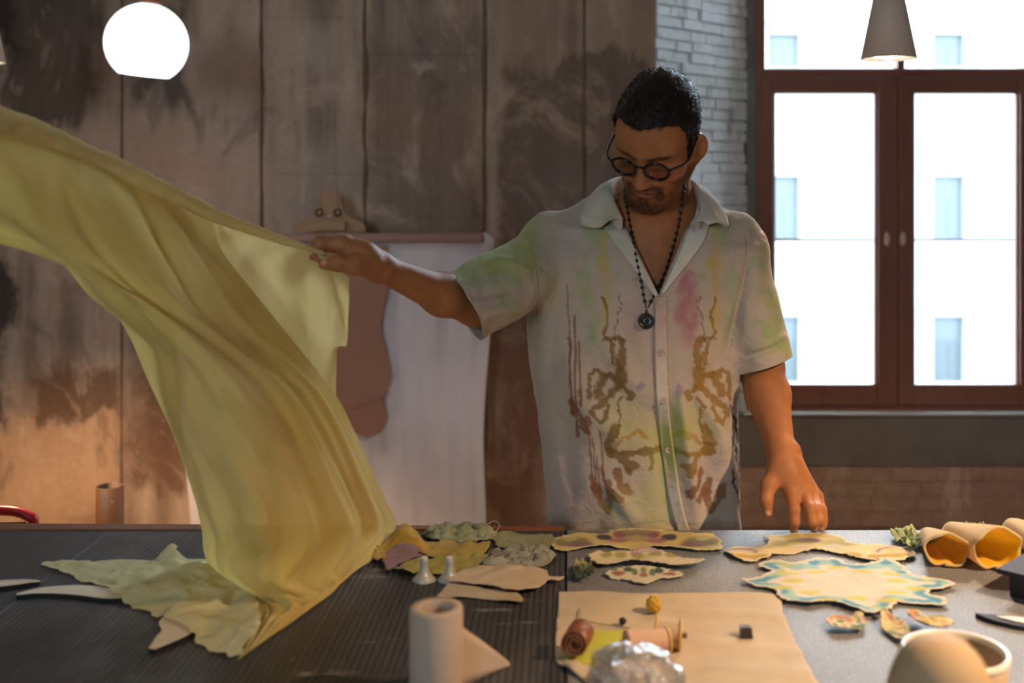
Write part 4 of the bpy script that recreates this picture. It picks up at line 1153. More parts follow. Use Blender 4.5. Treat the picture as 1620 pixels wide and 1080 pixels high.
piece('dyed_cloth_scrap', [(622, 902), (650, 892), (700, 886), (752, 884), (772, 886), (760, 899), (730, 910), (690, 911), (650, 912)], flat('#a5984e', .18, 7),
      'olive yellow cloth strip behind the two small bell-shaped weights', group=G_SCR, wr=.003, wsc=45, seed=8, hfun=lambda u, v, X, Y, d: ridged(X, Y, 42, 7, .006))
piece('gauze_scrap', [(776, 850), (800, 842), (830, 848), (873, 849), (870, 868), (830, 872), (790, 868)], flat('#b3b287', .15, 9),
      'flat sage green gauze piece left of the long printed cut-out', group=G_SCR, mat=F_GAUZE, wr=.002, seed=10, rag=.003)
piece('gauze_scrap', [(755, 888), (790, 872), (840, 868), (878, 878), (872, 892), (850, 898), (800, 900), (765, 898)], flat('#b9b3a2', .2, 11),
      'crumpled off-white gauze scrap above the beige linen', group=G_SCR, mat=F_GAUZE, wr=.004, wsc=60, seed=12,
      hfun=lambda u, v, X, Y, d: ridged(X, Y, 100, 9, .010) * sstep(0, .010, d))
piece('linen_scrap', [(690, 945), (715, 924), (760, 930), (815, 940), (826, 956), (790, 953), (750, 948)], flat('#b6a388', .08, 13),
      'lower beige linen offcut lying half under another one', group=G_SCR, wr=.002, seed=14, rag=.001)
piece('linen_scrap', [(704, 926), (745, 906), (780, 901), (858, 907), (868, 917), (884, 919), (893, 917), (886, 924), (868, 925), (850, 938), (815, 942), (760, 932)], flat('#c4ad91', .08, 15),
      'upper beige linen offcut with a thin twisted end near the table joint', group=G_SCR, base=.006, wr=.003, wsc=35, seed=16, rag=.001)
piece('leafy_scrap', [(904, 917), (912, 901), (925, 899), (939, 907), (932, 919), (915, 923)], lambda u, v, X, Y, d: mixc(flat('#5f6b4e', .3, 17)(u, v, X, Y, d), sstep(912, 903, v), lin('#c6bb8e')),
      'small green and cream leafy scrap at the table joint', group=G_SCR, mat=F_GAUZE, wr=.006, wsc=120, seed=18, h=.0022, rag=.003, hfun=lambda u, v, X, Y, d: ridged(X, Y, 120, 3, .010))
pth = catmull([T(768, 846), T(776, 842), T(785, 841), T(790, 845), T(783, 849), T(777, 845), T(783, 841)], 40); pth[:, 2] += .012 + .006 * np.sin(np.linspace(0, 6, 40))
v, f = tube_vf(pth, .0006, 5); thing_mesh('frayed_thread', v, f, simple('sage_thread', lin('#b9bd93'), .8, 0), 'frayed sage thread curling off the gauze bundle', 'thread')
# --- printed cut-outs
def c_long(u, v, X, Y, d):
    c = flat('#c4ac68', .10, 20)(u, v, X, Y, d); mu = 1007 + np.abs(u - 1007)
    c = spot(c, mu, v, 1110, 860, 30, 7, '#6f6b3c', .7); c = spot(c, mu, v, 1096, 864, 22, 4, '#8f5f6c', .8); c = spot(c, mu, v, 1112, 855, 12, 3, '#c5bb7a', .8)
    c = spot(c, mu, v, 1058, 853, 13, 4.5, '#3d352f', .9); c = spot(c, mu, v, 1034, 849, 10, 4.5, '#a8495a', .85)
    c = spot(c, mu, v, 1038, 858, 16, 4, '#a9596a', .7); c = spot(c, u, v, 1007, 852, 26, 7, '#8a6a76', .5); c = spot(c, u, v, 1007, 846, 40, 4, '#75664f', .6)
    c = spot(c, u, v, 1007, 854, 8, 6, '#c9a95c', .8)
    return mixc(c, sstep(.004, .001, d) * .6, lin('#d9caa0'))
piece('printed_cutout', [(870, 860), (890, 851), (920, 847), (955, 848), (972, 843), (1000, 841), (1040, 841), (1062, 844), (1090, 848), (1125, 850), (1138, 859), (1140, 872), (1110, 874), (1060, 871), (1010, 870), (960, 868), (920, 871), (885, 874)], c_long,
      'long yellow printed cut-out with pink and purple ornament in front of the man', group=G_PRT, h=.0022, wr=.002, curl=.004, seed=20, smooth_n=220, rag=.0035)
def c_mid(u, v, X, Y, d):
    c = flat('#d3c098', .08, 22)(u, v, X, Y, d); mu = 1022 + np.abs(u - 1022)
    for cu in (1036, 1062, 1085): c = spot(c, mu, v, cu, 885, 10, 3.5, '#b3a63e', .75)
    e = np.hypot((u - 1022) / 24, (v - 884) / 8.5)
    for r, col in ((.95, '#7a5a86'), (.72, '#a5606e'), (.48, '#8a7aa5')): c = mixc(c, np.exp(-((e - r) / .09) ** 2) * (v < 884) * .85, lin(col))
    return c
piece('printed_cutout', [(931, 888), (945, 880), (965, 881), (1000, 881), (1020, 877), (1045, 879), (1060, 883), (1085, 890), (1112, 895), (1100, 902), (1060, 901), (1000, 897), (950, 901), (936, 895)], c_mid,
      'narrow cream cut-out with a small rainbow arch, second row', group=G_PRT, h=.002, wr=.003, curl=.005, base=.004, seed=22, smooth_n=160, rag=.003)
def c_flo(u, v, X, Y, d):
    c = flat('#d0c2a0', .08, 24)(u, v, X, Y, d); mu = 1018 + np.abs(u - 1018)
    c = spot(c, mu, v, 1058, 911, 11, 3, '#b36450', .85); c = spot(c, mu, v, 1042, 906, 8, 3.5, '#41604a', .85); c = spot(c, mu, v, 1032, 909, 5, 5, '#55724f', .8)
    c = spot(c, u, v, 1018, 913, 7, 4, '#b06a5c', .8); c = spot(c, u, v, 1018, 906, 5, 4, '#6f8450', .7); c = spot(c, mu, v, 1066, 906, 8, 2, '#5e7a58', .7)
    return c
piece('printed_cutout', [(958, 909), (985, 903), (1020, 901), (1055, 904), (1081, 912), (1065, 918), (1045, 919), (1032, 924), (1018, 928), (1002, 923), (985, 919), (965, 917)], c_flo,
      'small cream cut-out with green and red flowers, nearest row by the linen', group=G_PRT, h=.002, wr=.002, curl=.003, seed=24, smooth_n=140, rag=.003)
def c_right(u, v, X, Y, d):
    c = flat('#cdb887', .08, 26)(u, v, X, Y, d); mu = 1292 + np.abs(u - 1292)
    c = spot(c, u, v, 1275, 859, 24, 4, '#6c4f8a', .85); c = spot(c, mu, v, 1330, 862, 34, 6, '#a3a04a', .55); c = spot(c, mu, v, 1318, 868, 19, 3.6, '#dccfb0', .95)
    c = spot(c, mu, v, 1310, 852, 45, 3.5, '#bfa75a', .6)
    for k in (1350, 1385, 1410, 1425): c = spot(c, mu, v, k, 882 + (k % 3), 14, 4, '#cfa32c', .8)
    e = np.hypot((mu - 1412) / 30, (v - 876) / 8); c = mixc(c, np.exp(-((e - .8) / .12) ** 2) * (v < 877) * .85, lin('#8b5a7c'))
    return mixc(c, sstep(.004, .001, d) * .5, lin('#e0d4b4'))
piece('printed_cutout', [(1143, 874), (1165, 866), (1200, 868), (1215, 860), (1210, 852), (1240, 849), (1290, 848), (1330, 853), (1345, 863), (1400, 867), (1440, 873), (1446, 885), (1410, 893), (1375, 891), (1340, 882), (1300, 874), (1280, 874), (1250, 878), (1226, 880), (1215, 886), (1190, 892), (1165, 886)], c_right,
      'wide cream and yellow cut-out with purple flower under the man\'s fingertips', group=G_PRT, h=.0022, wr=.0018, curl=.003, seed=26, smooth_n=220, rag=.0035)
def c_star(u, v, X, Y, d):
    c = flat('#d0c1aa', .05, 28)(u, v, X, Y, d); nn = fbm(np.stack([X * 45, Y * 45, X * 0], -1), 3, 29)
    band = sstep(.003, .008, d) * sstep(.027, .017, d + .006 * nn)
    c = mixc(c, band * .85, lin('#84b0a6')); c = mixc(c, band * sstep(-.1, .5, nn) * .9, lin('#3f86a3')); c = mixc(c, band * sstep(.35, .7, fbm(np.stack([X * 30, Y * 30, X * 0 + 4], -1), 2, 31)) * .7, lin('#b9b566'))
    c0 = T(1340, 929); a = np.arctan2((Y - c0[1]) * 1.25, X - c0[0])
    for k in range(14):
        an = k / 14 * 2 * np.pi + .2; rr = .098 if k % 2 else .078
        c = mixc(c, sstep(1.3, .7, np.hypot((X - c0[0] - rr * np.cos(an)) / .016, (Y - c0[1] - rr * .74 * np.sin(an)) / .0085)) * .8, lin('#c4b440'))
    return c
piece('star_cutout', [(1170, 922), (1205, 917), (1218, 906), (1198, 899), (1225, 891), (1260, 898), (1290, 888), (1325, 890), (1345, 898), (1385, 896), (1396, 889), (1430, 901), (1445, 915), (1470, 918), (1508, 928), (1500, 936), (1474, 938), (1470, 945), (1497, 955), (1490, 963), (1450, 960), (1420, 958), (1405, 970), (1375, 976), (1345, 966), (1310, 957), (1290, 960), (1250, 957), (1228, 946), (1230, 938), (1195, 931)], c_star,
      'star-shaped cream cut-out with blue-green border and yellow spots', group=G_PRT, h=.0024, wr=.0018, curl=.004, base=.003, seed=28, smooth_n=260, rag=.003)
def c_bit(s):
    def fn(u, v, X, Y, d):
        c = flat('#c9b893', .1, s)(u, v, X, Y, d); nn = fbm(np.stack([X * 90, Y * 90, X * 0 + s], -1), 2, s)
        c = mixc(c, sstep(.15, .45, nn) * .85, lin('#46604f')); c = mixc(c, sstep(-.25, -.5, nn) * .8, lin('#b9705f')); return mixc(c, sstep(.1, .3, fbm(np.stack([X * 70, Y * 70, X * 0 + s + 5], -1), 2, s)) * .4, lin('#c2a84a'))
    return fn
bits = [([(1305, 992), (1320, 985), (1345, 987), (1354, 979), (1366, 981), (1368, 1000), (1345, 1004), (1320, 1003)], 'small floral cut-out below the left half of the star'),
        ([(1393, 986), (1398, 977), (1410, 986), (1432, 996), (1437, 1010), (1428, 1021), (1410, 1011), (1395, 999)], 'small curved floral cut-out touching the rim of the cup'),
        ([(1432, 981), (1450, 979), (1465, 990), (1490, 986), (1509, 994), (1500, 1001), (1470, 1004), (1450, 999), (1440, 991)], 'small flower-shaped cut-out just behind the cup')]
for k, (o_, lb) in enumerate(bits):
    piece('floral_cutout', o_, c_bit(40 + k), lb, group=G_PRT, h=.0022, wr=.003, curl=.008, base=.003, seed=40 + k, rag=.0015)
def c_lin_(hx, s):
    def fn(u, v, X, Y, d):
        c = flat(hx, .12, s)(u, v, X, Y, d); st = np.sin((X * .8 + Y * .6) * 420 + 3 * fbm(np.stack([X * 50, Y * 50, X * 0], -1), 2, s))
        c = mixc(c, sstep(.1, .6, st) * .85, lin('#33402f')); return mixc(c, sstep(-.2, -.7, st) * .3, lin('#c9c79a'))
    return fn
greens = [([(1410, 850), (1425, 845), (1446, 849), (1440, 858), (1425, 864), (1412, 858)], 'leftmost striped green offcut behind the rolled fabrics'),
          ([(1430, 868), (1450, 854), (1470, 851), (1488, 855), (1476, 863), (1456, 870), (1440, 875)], 'middle striped green offcut touching the smaller roll'),
          ([(1516, 851), (1522, 842), (1545, 841), (1556, 845), (1542, 852)], 'striped green offcut behind the bigger fabric roll')]
for k, (o_, lb) in enumerate(greens):
    piece('striped_offcut', o_, c_lin_('#9aa36e', 50 + k), lb, group='striped green offcuts', h=.0022, wr=.005, wsc=90, curl=.008, base=.002, seed=50 + k, rag=.003,
          hfun=lambda u, v, X, Y, d: ridged(X, Y, 80, 3, .008))

# --- linen square with sewing things
def h_lin(u, v, X, Y, d):
    return .0035 * np.exp(-((v - 965 - (u - 1000) * .06) / 7) ** 2) * sstep(1050, 1120, u) + .003 * np.exp(-((v - 1010 - (u - 1000) * .10) / 9) ** 2) * sstep(1060, 1140, u) + .003 * np.exp(-((v - 1055 - (u - 1000) * .05) / 10) ** 2) * sstep(1080, 1150, u) + .006 * np.exp(-((u - 905) / 14) ** 2 - ((v - 1058) / 10) ** 2)
piece('linen_cloth', [(884, 938), (940, 938.5), (1000, 941), (1100, 940), (1222, 943), (1240, 978), (1262, 1025), (1285, 1072), (1305, 1115), (1100, 1120), (960, 1115), (925, 1080), (895, 1060), (879, 1046), (880, 1000)], flat('#c2ac8e', .05, 60),
      'square of plain beige linen spread under the sewing things', group=None, h=.0032, wr=.0012, wsc=22, seed=60, smooth_n=160, rag=.0008, hfun=h_lin)
LZ = TZ + .004
M_THREAD = simple('beige_thread', lin('#bda58d'), .7, .1, 40, .6, 300, .001, stretch=(1, 1, 1))
M_SPW = simple('spool_wood', lin('#c79e5c'), .5, .2, 40)
def TL(u, v, z): return T(u, v, z)
def spool(label, a, b, r, flange=True, mat=M_THREAD, name='thread_spool', wood=M_SPW):
    a, b = np.array(a), np.array(b); ax = (b - a) / np.linalg.norm(b - a); Ln = np.linalg.norm(b - a)
    t = thing(name, label, 'spool', tuple(a), 'sewing things on the linen')
    n = 34; prof = [(.003, .004)] + [(r * (1 + .02 * (k % 2)), .004 + (Ln - .008) * k / (n - 1)) for k in range(n)] + [(.003, Ln - .004)]
    v, f = lathe_vf(prof, a, ax, 28); mesh('thread', v, f, mat, t)
    for h0 in ((0, Ln - .004) if flange else (Ln - .003,)):
        v, f = lathe_vf([(.003, h0), (r * 1.06, h0), (r * 1.1, h0 + .0015), (r * 1.06, h0 + .004), (.003, h0 + .004)], a, ax, 28); mesh('flange', v, f, wood, t)
    v, f = lathe_vf([(.0034, -.002), (.0034, Ln + .006)], a, ax, 12, True, True); mesh('core', v, f, simple('spool_core', lin('#4d3b2a'), .6), t)
    return t
r1 = .0175; d1 = T(1075, 1024, LZ)[1]
spool('thread spool with round wooden end lying on the linen', P(1036, 998, d1 + .005), P(1079, 1004, d1), r1)
d2 = T(1030, 1040, LZ)[1]
spool('bare peach thread spool beside the plastic bag', P(985, 1017, d2 - .005), P(1056, 1014, d2 + .01), .0150, False, simple('peach_thread', lin('#c7a088'), .7, .08, 40, .5, 300, .001))
br = thing('leather_roll', 'brown leather roll on the lime green card', 'roll', tuple(T(915, 1036, LZ)), 'sewing things on the linen')
d3 = T(915, 1040, LZ)[1]
sp = [(.0045 + .0125 * (k / 70), k / 70 * 2 * np.pi * 2.6) for k in range(71)]; cA = P(909, 1026, d3 - .01); cB = P(921, 1012, d3 + .03)
axd = (cB - cA) / np.linalg.norm(cB - cA); e1 = np.cross(axd, (0, 0, 1)); e1 /= np.linalg.norm(e1); e2 = np.cross(e1, axd)
ring = np.array([r * (math.cos(a) * e1 + math.sin(a) * e2) for r, a in sp]); off_z = LZ + .020
cA[2] = cB[2] = off_z
G = np.stack([cA + ring, cB + ring]); mesh('leather', G.reshape(-1, 3), grid_f(2, 71), simple('brown_leather', lin('#7c4424'), .45, .25, 60, .3, 200, .001), br, solid=.0022)
cd = np.array([T(897, 1000, LZ), T(988, 998, LZ), T(990, 1050, LZ), T(893, 1052, LZ)])
v, f = extrude_outline(cd, .0012, (0, 0, 1)); thing_mesh('card', v, f, simple('lime_card', lin('#b1b03c'), .6, .06), 'lime green card under the leather roll', 'card', 'sewing things on the linen', smooth=False)
t = thing('thread_ball', 'small yellow ball of thread alone on the linen', 'thread', tuple(T(1034, 966, LZ)), 'sewing things on the linen')
c = T(1034, 968, LZ) + (0, 0, .0105)
BP = [lathe_vf([(.001, -.0105), (.006, -.0088), (.010, -.004), (.0105, 0), (.010, .004), (.006, .0088), (.001, .0105)], c, (0, 0, 1), 20)]
mesh('ball', *BP[0], simple('yellow_thread', lin('#c79b2e'), .7, .15, 60, .6, 220, .002), t)
for k in range(7):
    ax = RNG.normal(size=3); ax /= np.linalg.norm(ax); e = np.cross(ax, (.3, .5, .8)); e /= np.linalg.norm(e); e2_ = np.cross(ax, e)
    a_ = np.linspace(0, 2 * np.pi, 28, endpoint=False); v, f = tube_vf(c + .0108 * (np.cos(a_)[:, None] * e + np.sin(a_)[:, None] * e2_), .0009, 5, closed=True)
    mesh('thread_loop', v, f, bpy.data.materials['yellow_thread'], t)
def lumpy(c, r, seed, amp=.25, n=24, flat_=1.0, fr=2.2):
    th = np.linspace(0, np.pi, n); ph = np.linspace(0, 2 * np.pi, 2 * n, endpoint=False); T_, P_ = np.meshgrid(th, ph, indexing='ij')
    dv = np.stack([np.sin(T_) * np.cos(P_), np.sin(T_) * np.sin(P_), np.cos(T_)], -1).reshape(-1, 3)
    rr = 1 + amp * fbm(dv * fr + seed, 3, seed); v = np.array(c) + dv * rr[:, None] * np.array(r)
    return v, grid_f(n, 2 * n, closed_m=True)
v, f = lumpy(T(985, 988, LZ) + (0, 0, .005), (.005, .005, .005), 3, .1, 10); thing_mesh('bead', v, f, M_BLK, 'tiny dark bead on the linen near the lime card', 'bead', 'sewing things on the linen')
t = thing('binder_clip', 'small dark metal clip lying alone on the linen', 'clip', tuple(T(1180, 1008, LZ)), 'sewing things on the linen')
c = T(1181, 1008, LZ)
v, f = extrude_outline([c + (-.008, -.004, 0), c + (.008, -.004, 0), c + (.007, .002, .0115), c + (-.007, .002, .0115)], .012, (0, 1, 0)); mesh('jaw', v, f, simple('dark_clip_steel', lin('#2f231c'), .4, .1), t, smooth=False)
v, f = tube_vf(catmull([c + (-.006, .004, .011), c + (-.004, .006, .02), c + (.003, .006, .02), c + (.005, .004, .011)], 14), .0008, 6); mesh('wire_lever', v, f, M_BRASS, t)
pth = catmull([T(917, 965, LZ), T(918, 983, LZ), T(935, 986, LZ), T(955, 990, LZ), T(978, 993, LZ), T(997, 996, LZ)], 40); pth[:, 2] += .002
v, f = tube_vf(pth, .0007, 5); thing_mesh('loose_thread', v, f, simple('grey_thread', lin('#6b5f52'), .8, 0), 'loose grey thread curling over the linen', 'thread', 'sewing things on the linen')
# crumpled plastic bag with beige wads
bg = thing('plastic_bag', 'crumpled clear plastic bag of beige wadding in the near foreground', 'bag', tuple(T(985, 1145, LZ)))
dB = 1.235
M_WAD = simple('beige_wadding', lin('#b39c85'), .9, .15, 30, .6, 80, .004)
for k, (u_, v_, rx, rz) in enumerate(((978, 1070, .034, .032), (1035, 1072, .019, .025))):
    c = P(u_, v_, dB); c[2] = LZ + rz * .95
    v, f = lumpy(c, (rx, .03, rz), 20 + k, .14); mesh('wad', v, f, M_WAD, bg)
t_ = NT('clear_plastic'); n_ = t_.bump(t_.noise(55, 5, t_.objc(), dist=1.5), .8, .012)
M_PLA = t_.done(t_.n('MixShader', {0: t_.math('ADD', t_.math('MULTIPLY', t_.n('Fresnel', {'IOR': 1.5, 'Normal': n_}), 1.6), .06), 1: t_.n('BsdfTransparent', {'Color': (.95, .96, .97)}), 2: t_.n('BsdfGlossy', {'Color': (1, 1, 1), 'Roughness': .12, 'Normal': n_})}).outputs[0])
c = P(1000, 1062, dB); c[2] = LZ + .040; v, f = lumpy(c, (.052, .038, .040), 33, .16, 44, fr=3.2); v[:, 2] = np.maximum(v[:, 2], LZ); mesh('film', v, f, M_PLA, bg)

# --- right hand things
M_RIN = fabric('yellow_roll_lining', lin('#f7c41c'), .45, 0, .2, 500, .3, .4, 50)
M_ROUT = fabric('cream_roll_outside', lin('#e2cfa4'), .45, 0, .1)
def fab_roll(label, u, v_bot, r, dirv, L, sy=.8, r2=.7):
    """curled sheet: spiral section with its seam at the bottom, yellow inside"""
    c = T(u, v_bot); c = c + (0, 0, r * sy); t = thing('rolled_fabric', label, 'fabric', tuple(c), 'rolled fabrics')
    ax = np.array(dirv, float); ax /= np.linalg.norm(ax); e1 = np.cross(ax, (0, 0, 1.)); e1 /= np.linalg.norm(e1); e2 = np.cross(e1, ax)
    n, m = 64, 16; a = np.linspace(-.12, 2 * np.pi + .25, n) - np.pi / 2; G = []
    for s in np.linspace(0, 1, m):
        k = (1 + (r2 - 1) * s); rr = r * k * (1 - .10 * np.exp(-((a + np.pi / 2) / .28) ** 2) - .16 * np.exp(-((a - 1.5 * np.pi) / .30) ** 2)) * (1 + .03 * np.sin(5 * a + s * 4))
        w = .006 * vnoise(np.stack([a * 2, a * 0, a * 0 + u], -1)) * (s == 0)
        cc = c + ax * L * s + (0, 0, -r * sy * (1 - k))
        G.append(cc + (rr * np.cos(a))[:, None] * e1 + (rr * np.sin(a) * sy)[:, None] * e2 + (w)[:, None] * ax)
    G = np.array(G); o = mesh('roll', G.reshape(-1, 3), grid_f(m, n), M_RIN, t, mats=[M_RIN, M_ROUT])
    md = o.modifiers.new('thickness', 'SOLIDIFY'); md.thickness = .0035; md.offset = 1; md.material_offset = 1; md.material_offset_rim = 1
    return o
fab_roll('smaller rolled fabric with amber lining at the right end of the table', 1499, 898, .0355, (.10, 1, 0), .13, .76, .45)
fab_roll('bigger rolled fabric with bright yellow lining at the right edge', 1579, 903, .0405, (-.16, 1, .0), .14, .84, .52)
fab_roll('cream rolled fabric cut off by the right edge of the picture', 1662, 890, .034, (-.05, 1, 0), .13, .8, .6)
cu = P(1511, 1027, 1.263); cu[2] = TZ
t = thing('bowl', 'beige ceramic bowl with a white rim at the near right', 'bowl', tuple(cu))
prof = [(.001, .002), (.044, .002), (.048, .006), (.0535, .03), (.057, .066)]
v, f = lathe_vf(prof, cu, (0, 0, 1), 48); mesh('bowl_body', v, f, simple('beige_stoneware', lin('#b9a084'), .5, .08, 20), t, solid=.0045, offset=-1)
v, f = lathe_vf([(.0518, .064), (.0530, .0695), (.0555, .071), (.0580, .0695), (.0578, .064)], cu, (0, 0, 1), 48); mesh('rim', v, f, simple('white_glaze', lin('#e4ded4'), .25, .02), t)
dm = P(1487, 1010, 1.06); dm[2] = TZ
t = thing('yarn_cone', 'beige round-topped cone in the blurred near right corner', 'yarn', tuple(dm))
prof = [(.040, 0), (.052, .004), (.053, .05), (.0515, .09), (.047, .120), (.039, .142), (.027, .156), (.013, .1625), (.001, .164)]
v, f = lathe_vf(catmull([(a, b, 0) for a, b in prof], 60)[:, :2].tolist(), dm, (0, 0, 1), 48, True)
mesh('yarn', v, f, simple('beige_yarn', lin('#b99b76'), .75, .08, 20, .4, 260, .0015), t)
# dark slab on a wedge, pointed dark tool
M_SLAB = simple('dark_slate', lin('#39343a'), .7, .08, spec=.2)
t = thing('dark_tablet', 'dark slab propped on a dark base at the right edge', 'tablet', tuple(T(1620, 960)))
c = P(1577, 925, 1.62); pts = [c, P(1622, 903, 1.69), P(1710, 925, 1.70), P(1690, 962, 1.55)]; pts = [np.array([p[0], p[1], TZ + .034]) for p in pts]
v, f = extrude_outline(pts, .007, (0, 0, 1)); mesh('slab', v, f, M_SLAB, t, smooth=False)
cc_ = np.mean(pts, 0); v, f = extrude_outline([np.array([cc_[0], cc_[1], TZ]) + (np.array(p) - cc_) * (.72, .72, 0) for p in pts], .034, (0, 0, 1)); mesh('base', v, f, simple('dark_base', lin('#241f1f'), .6), t, smooth=False)
def leaf(uv_path, wid, h, z0=TZ, n=40):
    c = catmull([T(*p) for p in uv_path], n); tgv = np.gradient(c, axis=0); tgv /= np.linalg.norm(tgv, axis=1)[:, None]; nr = np.stack([-tgv[:, 1], tgv[:, 0], 0 * tgv[:, 0]], 1)
    w = np.interp(np.linspace(0, 1, n), np.linspace(0, 1, len(wid)), wid)[:, None]
    if n == 60: w = w * 1.2
    o = np.concatenate([c + nr * w, (c - nr * w)[::-1]]); o[:, 2] = z0 + .0006; return o
t = thing('pointed_tool', 'dark pointed tool with a pale wooden inlay at the right edge', 'tool', tuple(T(1600, 990)))
o_ = leaf([(1543, 977), (1575, 984), (1625, 992), (1690, 1000)], [.0005, .012, .017, .017, .012], .006); v, f = extrude_outline(o_, .006, (0, 0, 1)); mesh('blade', v, f, M_SLAB, t, smooth=False)
M_PALE = simple('pale_wood', lin('#e8d2b6'), .6, .12, 12, .1, 60, .001, stretch=(1, 6, 1))
o_ = leaf([(1577, 984), (1620, 990), (1670, 997)], [.001, .008, .010, .009], .002, TZ + .0062); v, f = extrude_outline(o_, .0015, (0, 0, 1)); mesh('inlay', v, f, M_PALE, t, smooth=False)

# --- left hand things: wooden curves, roll, weights
M_BURN = simple('burnt_edge', lin('#16110e'), .8, .1)
def wood_curve(path, wid, label, name='wooden_curve'):
    o = leaf(path, wid, .007, TZ, 60); n = len(o); v, f = extrude_outline(o, .005, (0, 0, 1))
    return thing_mesh(name, v, f, M_PALE, label, 'wooden shape', 'laser-cut wooden curves', smooth=False, mats=[M_PALE, M_BURN], fmat=[1, 0] + [1] * n)
S_PATH = [(26, 946), (60, 940), (100, 938), (140, 940), (180, 946), (220, 943), (258, 937), (300, 940), (328, 950), (322, 964), (300, 974), (282, 986), (285, 1000), (265, 1016), (240, 1033)]
wood_curve(S_PATH, [.003, .011, .015, .016, .014, .013, .015, .018, .019, .018, .018, .020, .020, .014, .004], 'long S-shaped wooden piece with dark edges half under the yellow cloth')
wood_curve([(-60, 932), (-20, 930), (20, 927), (45, 925), (64, 925)], [.004, .012, .012, .009, .002], 'short wooden piece cut off by the left edge of the picture')
# standing roll of tape with loose end
rc_ = P(690, 959, 1.30); rc_[2] = TZ; dR = 1.30
rr_ = 42.5 / FPX * dR; hR = CZ - (959 - 300) / FPX * dR - TZ
t = thing('tape_roll', 'tall beige tape roll standing at the front of the black table', 'roll', tuple(rc_))
M_TAPE = simple('beige_tape', lin('#b49e8c'), .8, .06, 30, .2, 120, .001)
v, f = lathe_vf([(rr_ * .60, .004), (rr_ * .60, hR - .002), (rr_ * .64, hR), (rr_ * .97, hR), (rr_, hR - .003), (rr_, .002), (rr_ * .97, 0)], rc_, (0, 0, 1), 56); mesh('roll', v, f, M_TAPE, t)
for hh in (hR * .70, hR * .35):
    v, f = lathe_vf([(rr_ * .99, hh - .0012), (rr_ * 1.006, hh), (rr_ * .99, hh + .0012)], rc_, (0, 0, 1), 56); mesh('layer_edge', v, f, M_TAPE, t)
a0 = rc_ + (rr_ * .8, rr_ * .6, 0); b0 = T(806, 1054); n = 16; G = []
for s in np.linspace(0, 1, n):
    x = a0 + (b0 - a0) * s + np.array([0, .003 * math.sin(s * math.pi), 0]); top = (hR * .72) * (1 - s) + .004 * s
    G.append([x + np.array([0, 0, top * q_ + .001]) for q_ in np.linspace(0, 1, 6)])
mesh('loose_end', np.array(G).reshape(-1, 3), grid_f(n, 6), M_TAPE, t, solid=.0012)
M_FROST = simple('grey_porcelain', lin('#a9a298'), .3, .06, 30)
for (u_, lb) in ((671, 'left one of two small grey bell-shaped weights'), (711, 'right one of two small grey bell-shaped weights')):
    c = T(u_, 919); v, f = lathe_vf([(.001, 0), (.0165, 0), (.0175, .002), (.013, .007), (.0075, .014), (.0055, .022), (.0062, .028), (.0068, .031), (.0055, .0335), (.001, .034)], c, (0, 0, 1), 24, dev=lambda th, h: 1 + .05 * np.cos(4 * th))
    t = thing('bell_weight', lb, 'weight', tuple(c), 'bell-shaped weights'); mesh('weight_body', v, f, M_FROST, t)
    v, f = lathe_vf([(.001, .0335), (.0052, .0335), (.0056, .0355), (.004, .037), (.001, .0372)], c, (0, 0, 1), 20); mesh('knob', v, f, simple('weight_knob', lin('#cfc8be'), .25, 0), t)

# ---------------------------------------------------------------- the big yellow cloth in the man's hand
YC = thing('yellow_cloth', 'large translucent yellow cloth held up by the man and trailing over the table', 'cloth', tuple(T(400, 1000)))
rows = [
 [(-300, 100, 1.32), (-260, 110, 1.29), (-80, 172, 1.40), (100, 228, 1.52), (250, 300, 1.62), (335, 350, 1.67)],
 [(-300, 180, 1.33), (-260, 190, 1.28), (-80, 235, 1.37), (110, 295, 1.46), (260, 355, 1.57), (352, 398, 1.66)],
 [(-300, 260, 1.34), (-260, 270, 1.29), (-80, 305, 1.38), (110, 372, 1.43), (280, 432, 1.53), (400, 460, 1.67)],
 [(-250, 330, 1.42), (-200, 335, 1.36), (-10, 364, 1.43), (140, 418, 1.45), (310, 500, 1.52), (455, 528, 1.69)],
 [(56, 388, 1.62), (70, 397, 1.52), (150, 440, 1.47), (240, 490, 1.47), (365, 555, 1.53), (495, 578, 1.72)],
 [(125, 446, 1.66), (150, 470, 1.55), (220, 512, 1.48), (300, 548, 1.47), (410, 596, 1.54), (534, 629, 1.76)],
 [(192, 510, 1.70), (262, 562, 1.56), (300, 590, 1.49), (360, 622, 1.48), (450, 655, 1.56), (560, 680, 1.80)],
 [(238, 610, 1.72), (270, 640, 1.58), (318, 668, 1.50), (385, 690, 1.49), (478, 720, 1.59), (585, 735, 1.84)],
 [(292, 728, 1.74), (297, 738, 1.63), (345, 752, 1.53), (408, 766, 1.51), (500, 785, 1.63), (610, 790, 1.89)],
 [(318, 832, 1.76), (325, 842, 1.69), (362, 846, 1.58), (418, 852, 1.53), (510, 852, 1.66), (627, 830, 1.93)],
 [(328, 885, 1.765), (334, 892, 1.72), (372, 908, 1.61), (425, 922, 1.55), (505, 915, 1.65), (596, 878, 1.795)],
 [(392, 938, 1.62), (400, 945, 1.60), (422, 955, 1.58), (455, 956, 1.565), (505, 944, 1.61), (560, 905, 1.71)],
 [(408, 980, 1.52), (412, 985, 1.515), (422, 986, 1.505), (440, 985, 1.51), (465, 978, 1.53), (480, 970, 1.548)],
 [(376, 1044, 1.400), (380, 1041, 1.403), (388, 1035, 1.412), (400, 1026, 1.427), (412, 1018, 1.445), (425, 1008, 1.466)]]
def loft(rows, n, m):
    R_ = np.array([catmull([P(*p) for p in r], m) for r in rows])
    return np.stack([catmull(R_[:, j], n) for j in range(m)], 1)
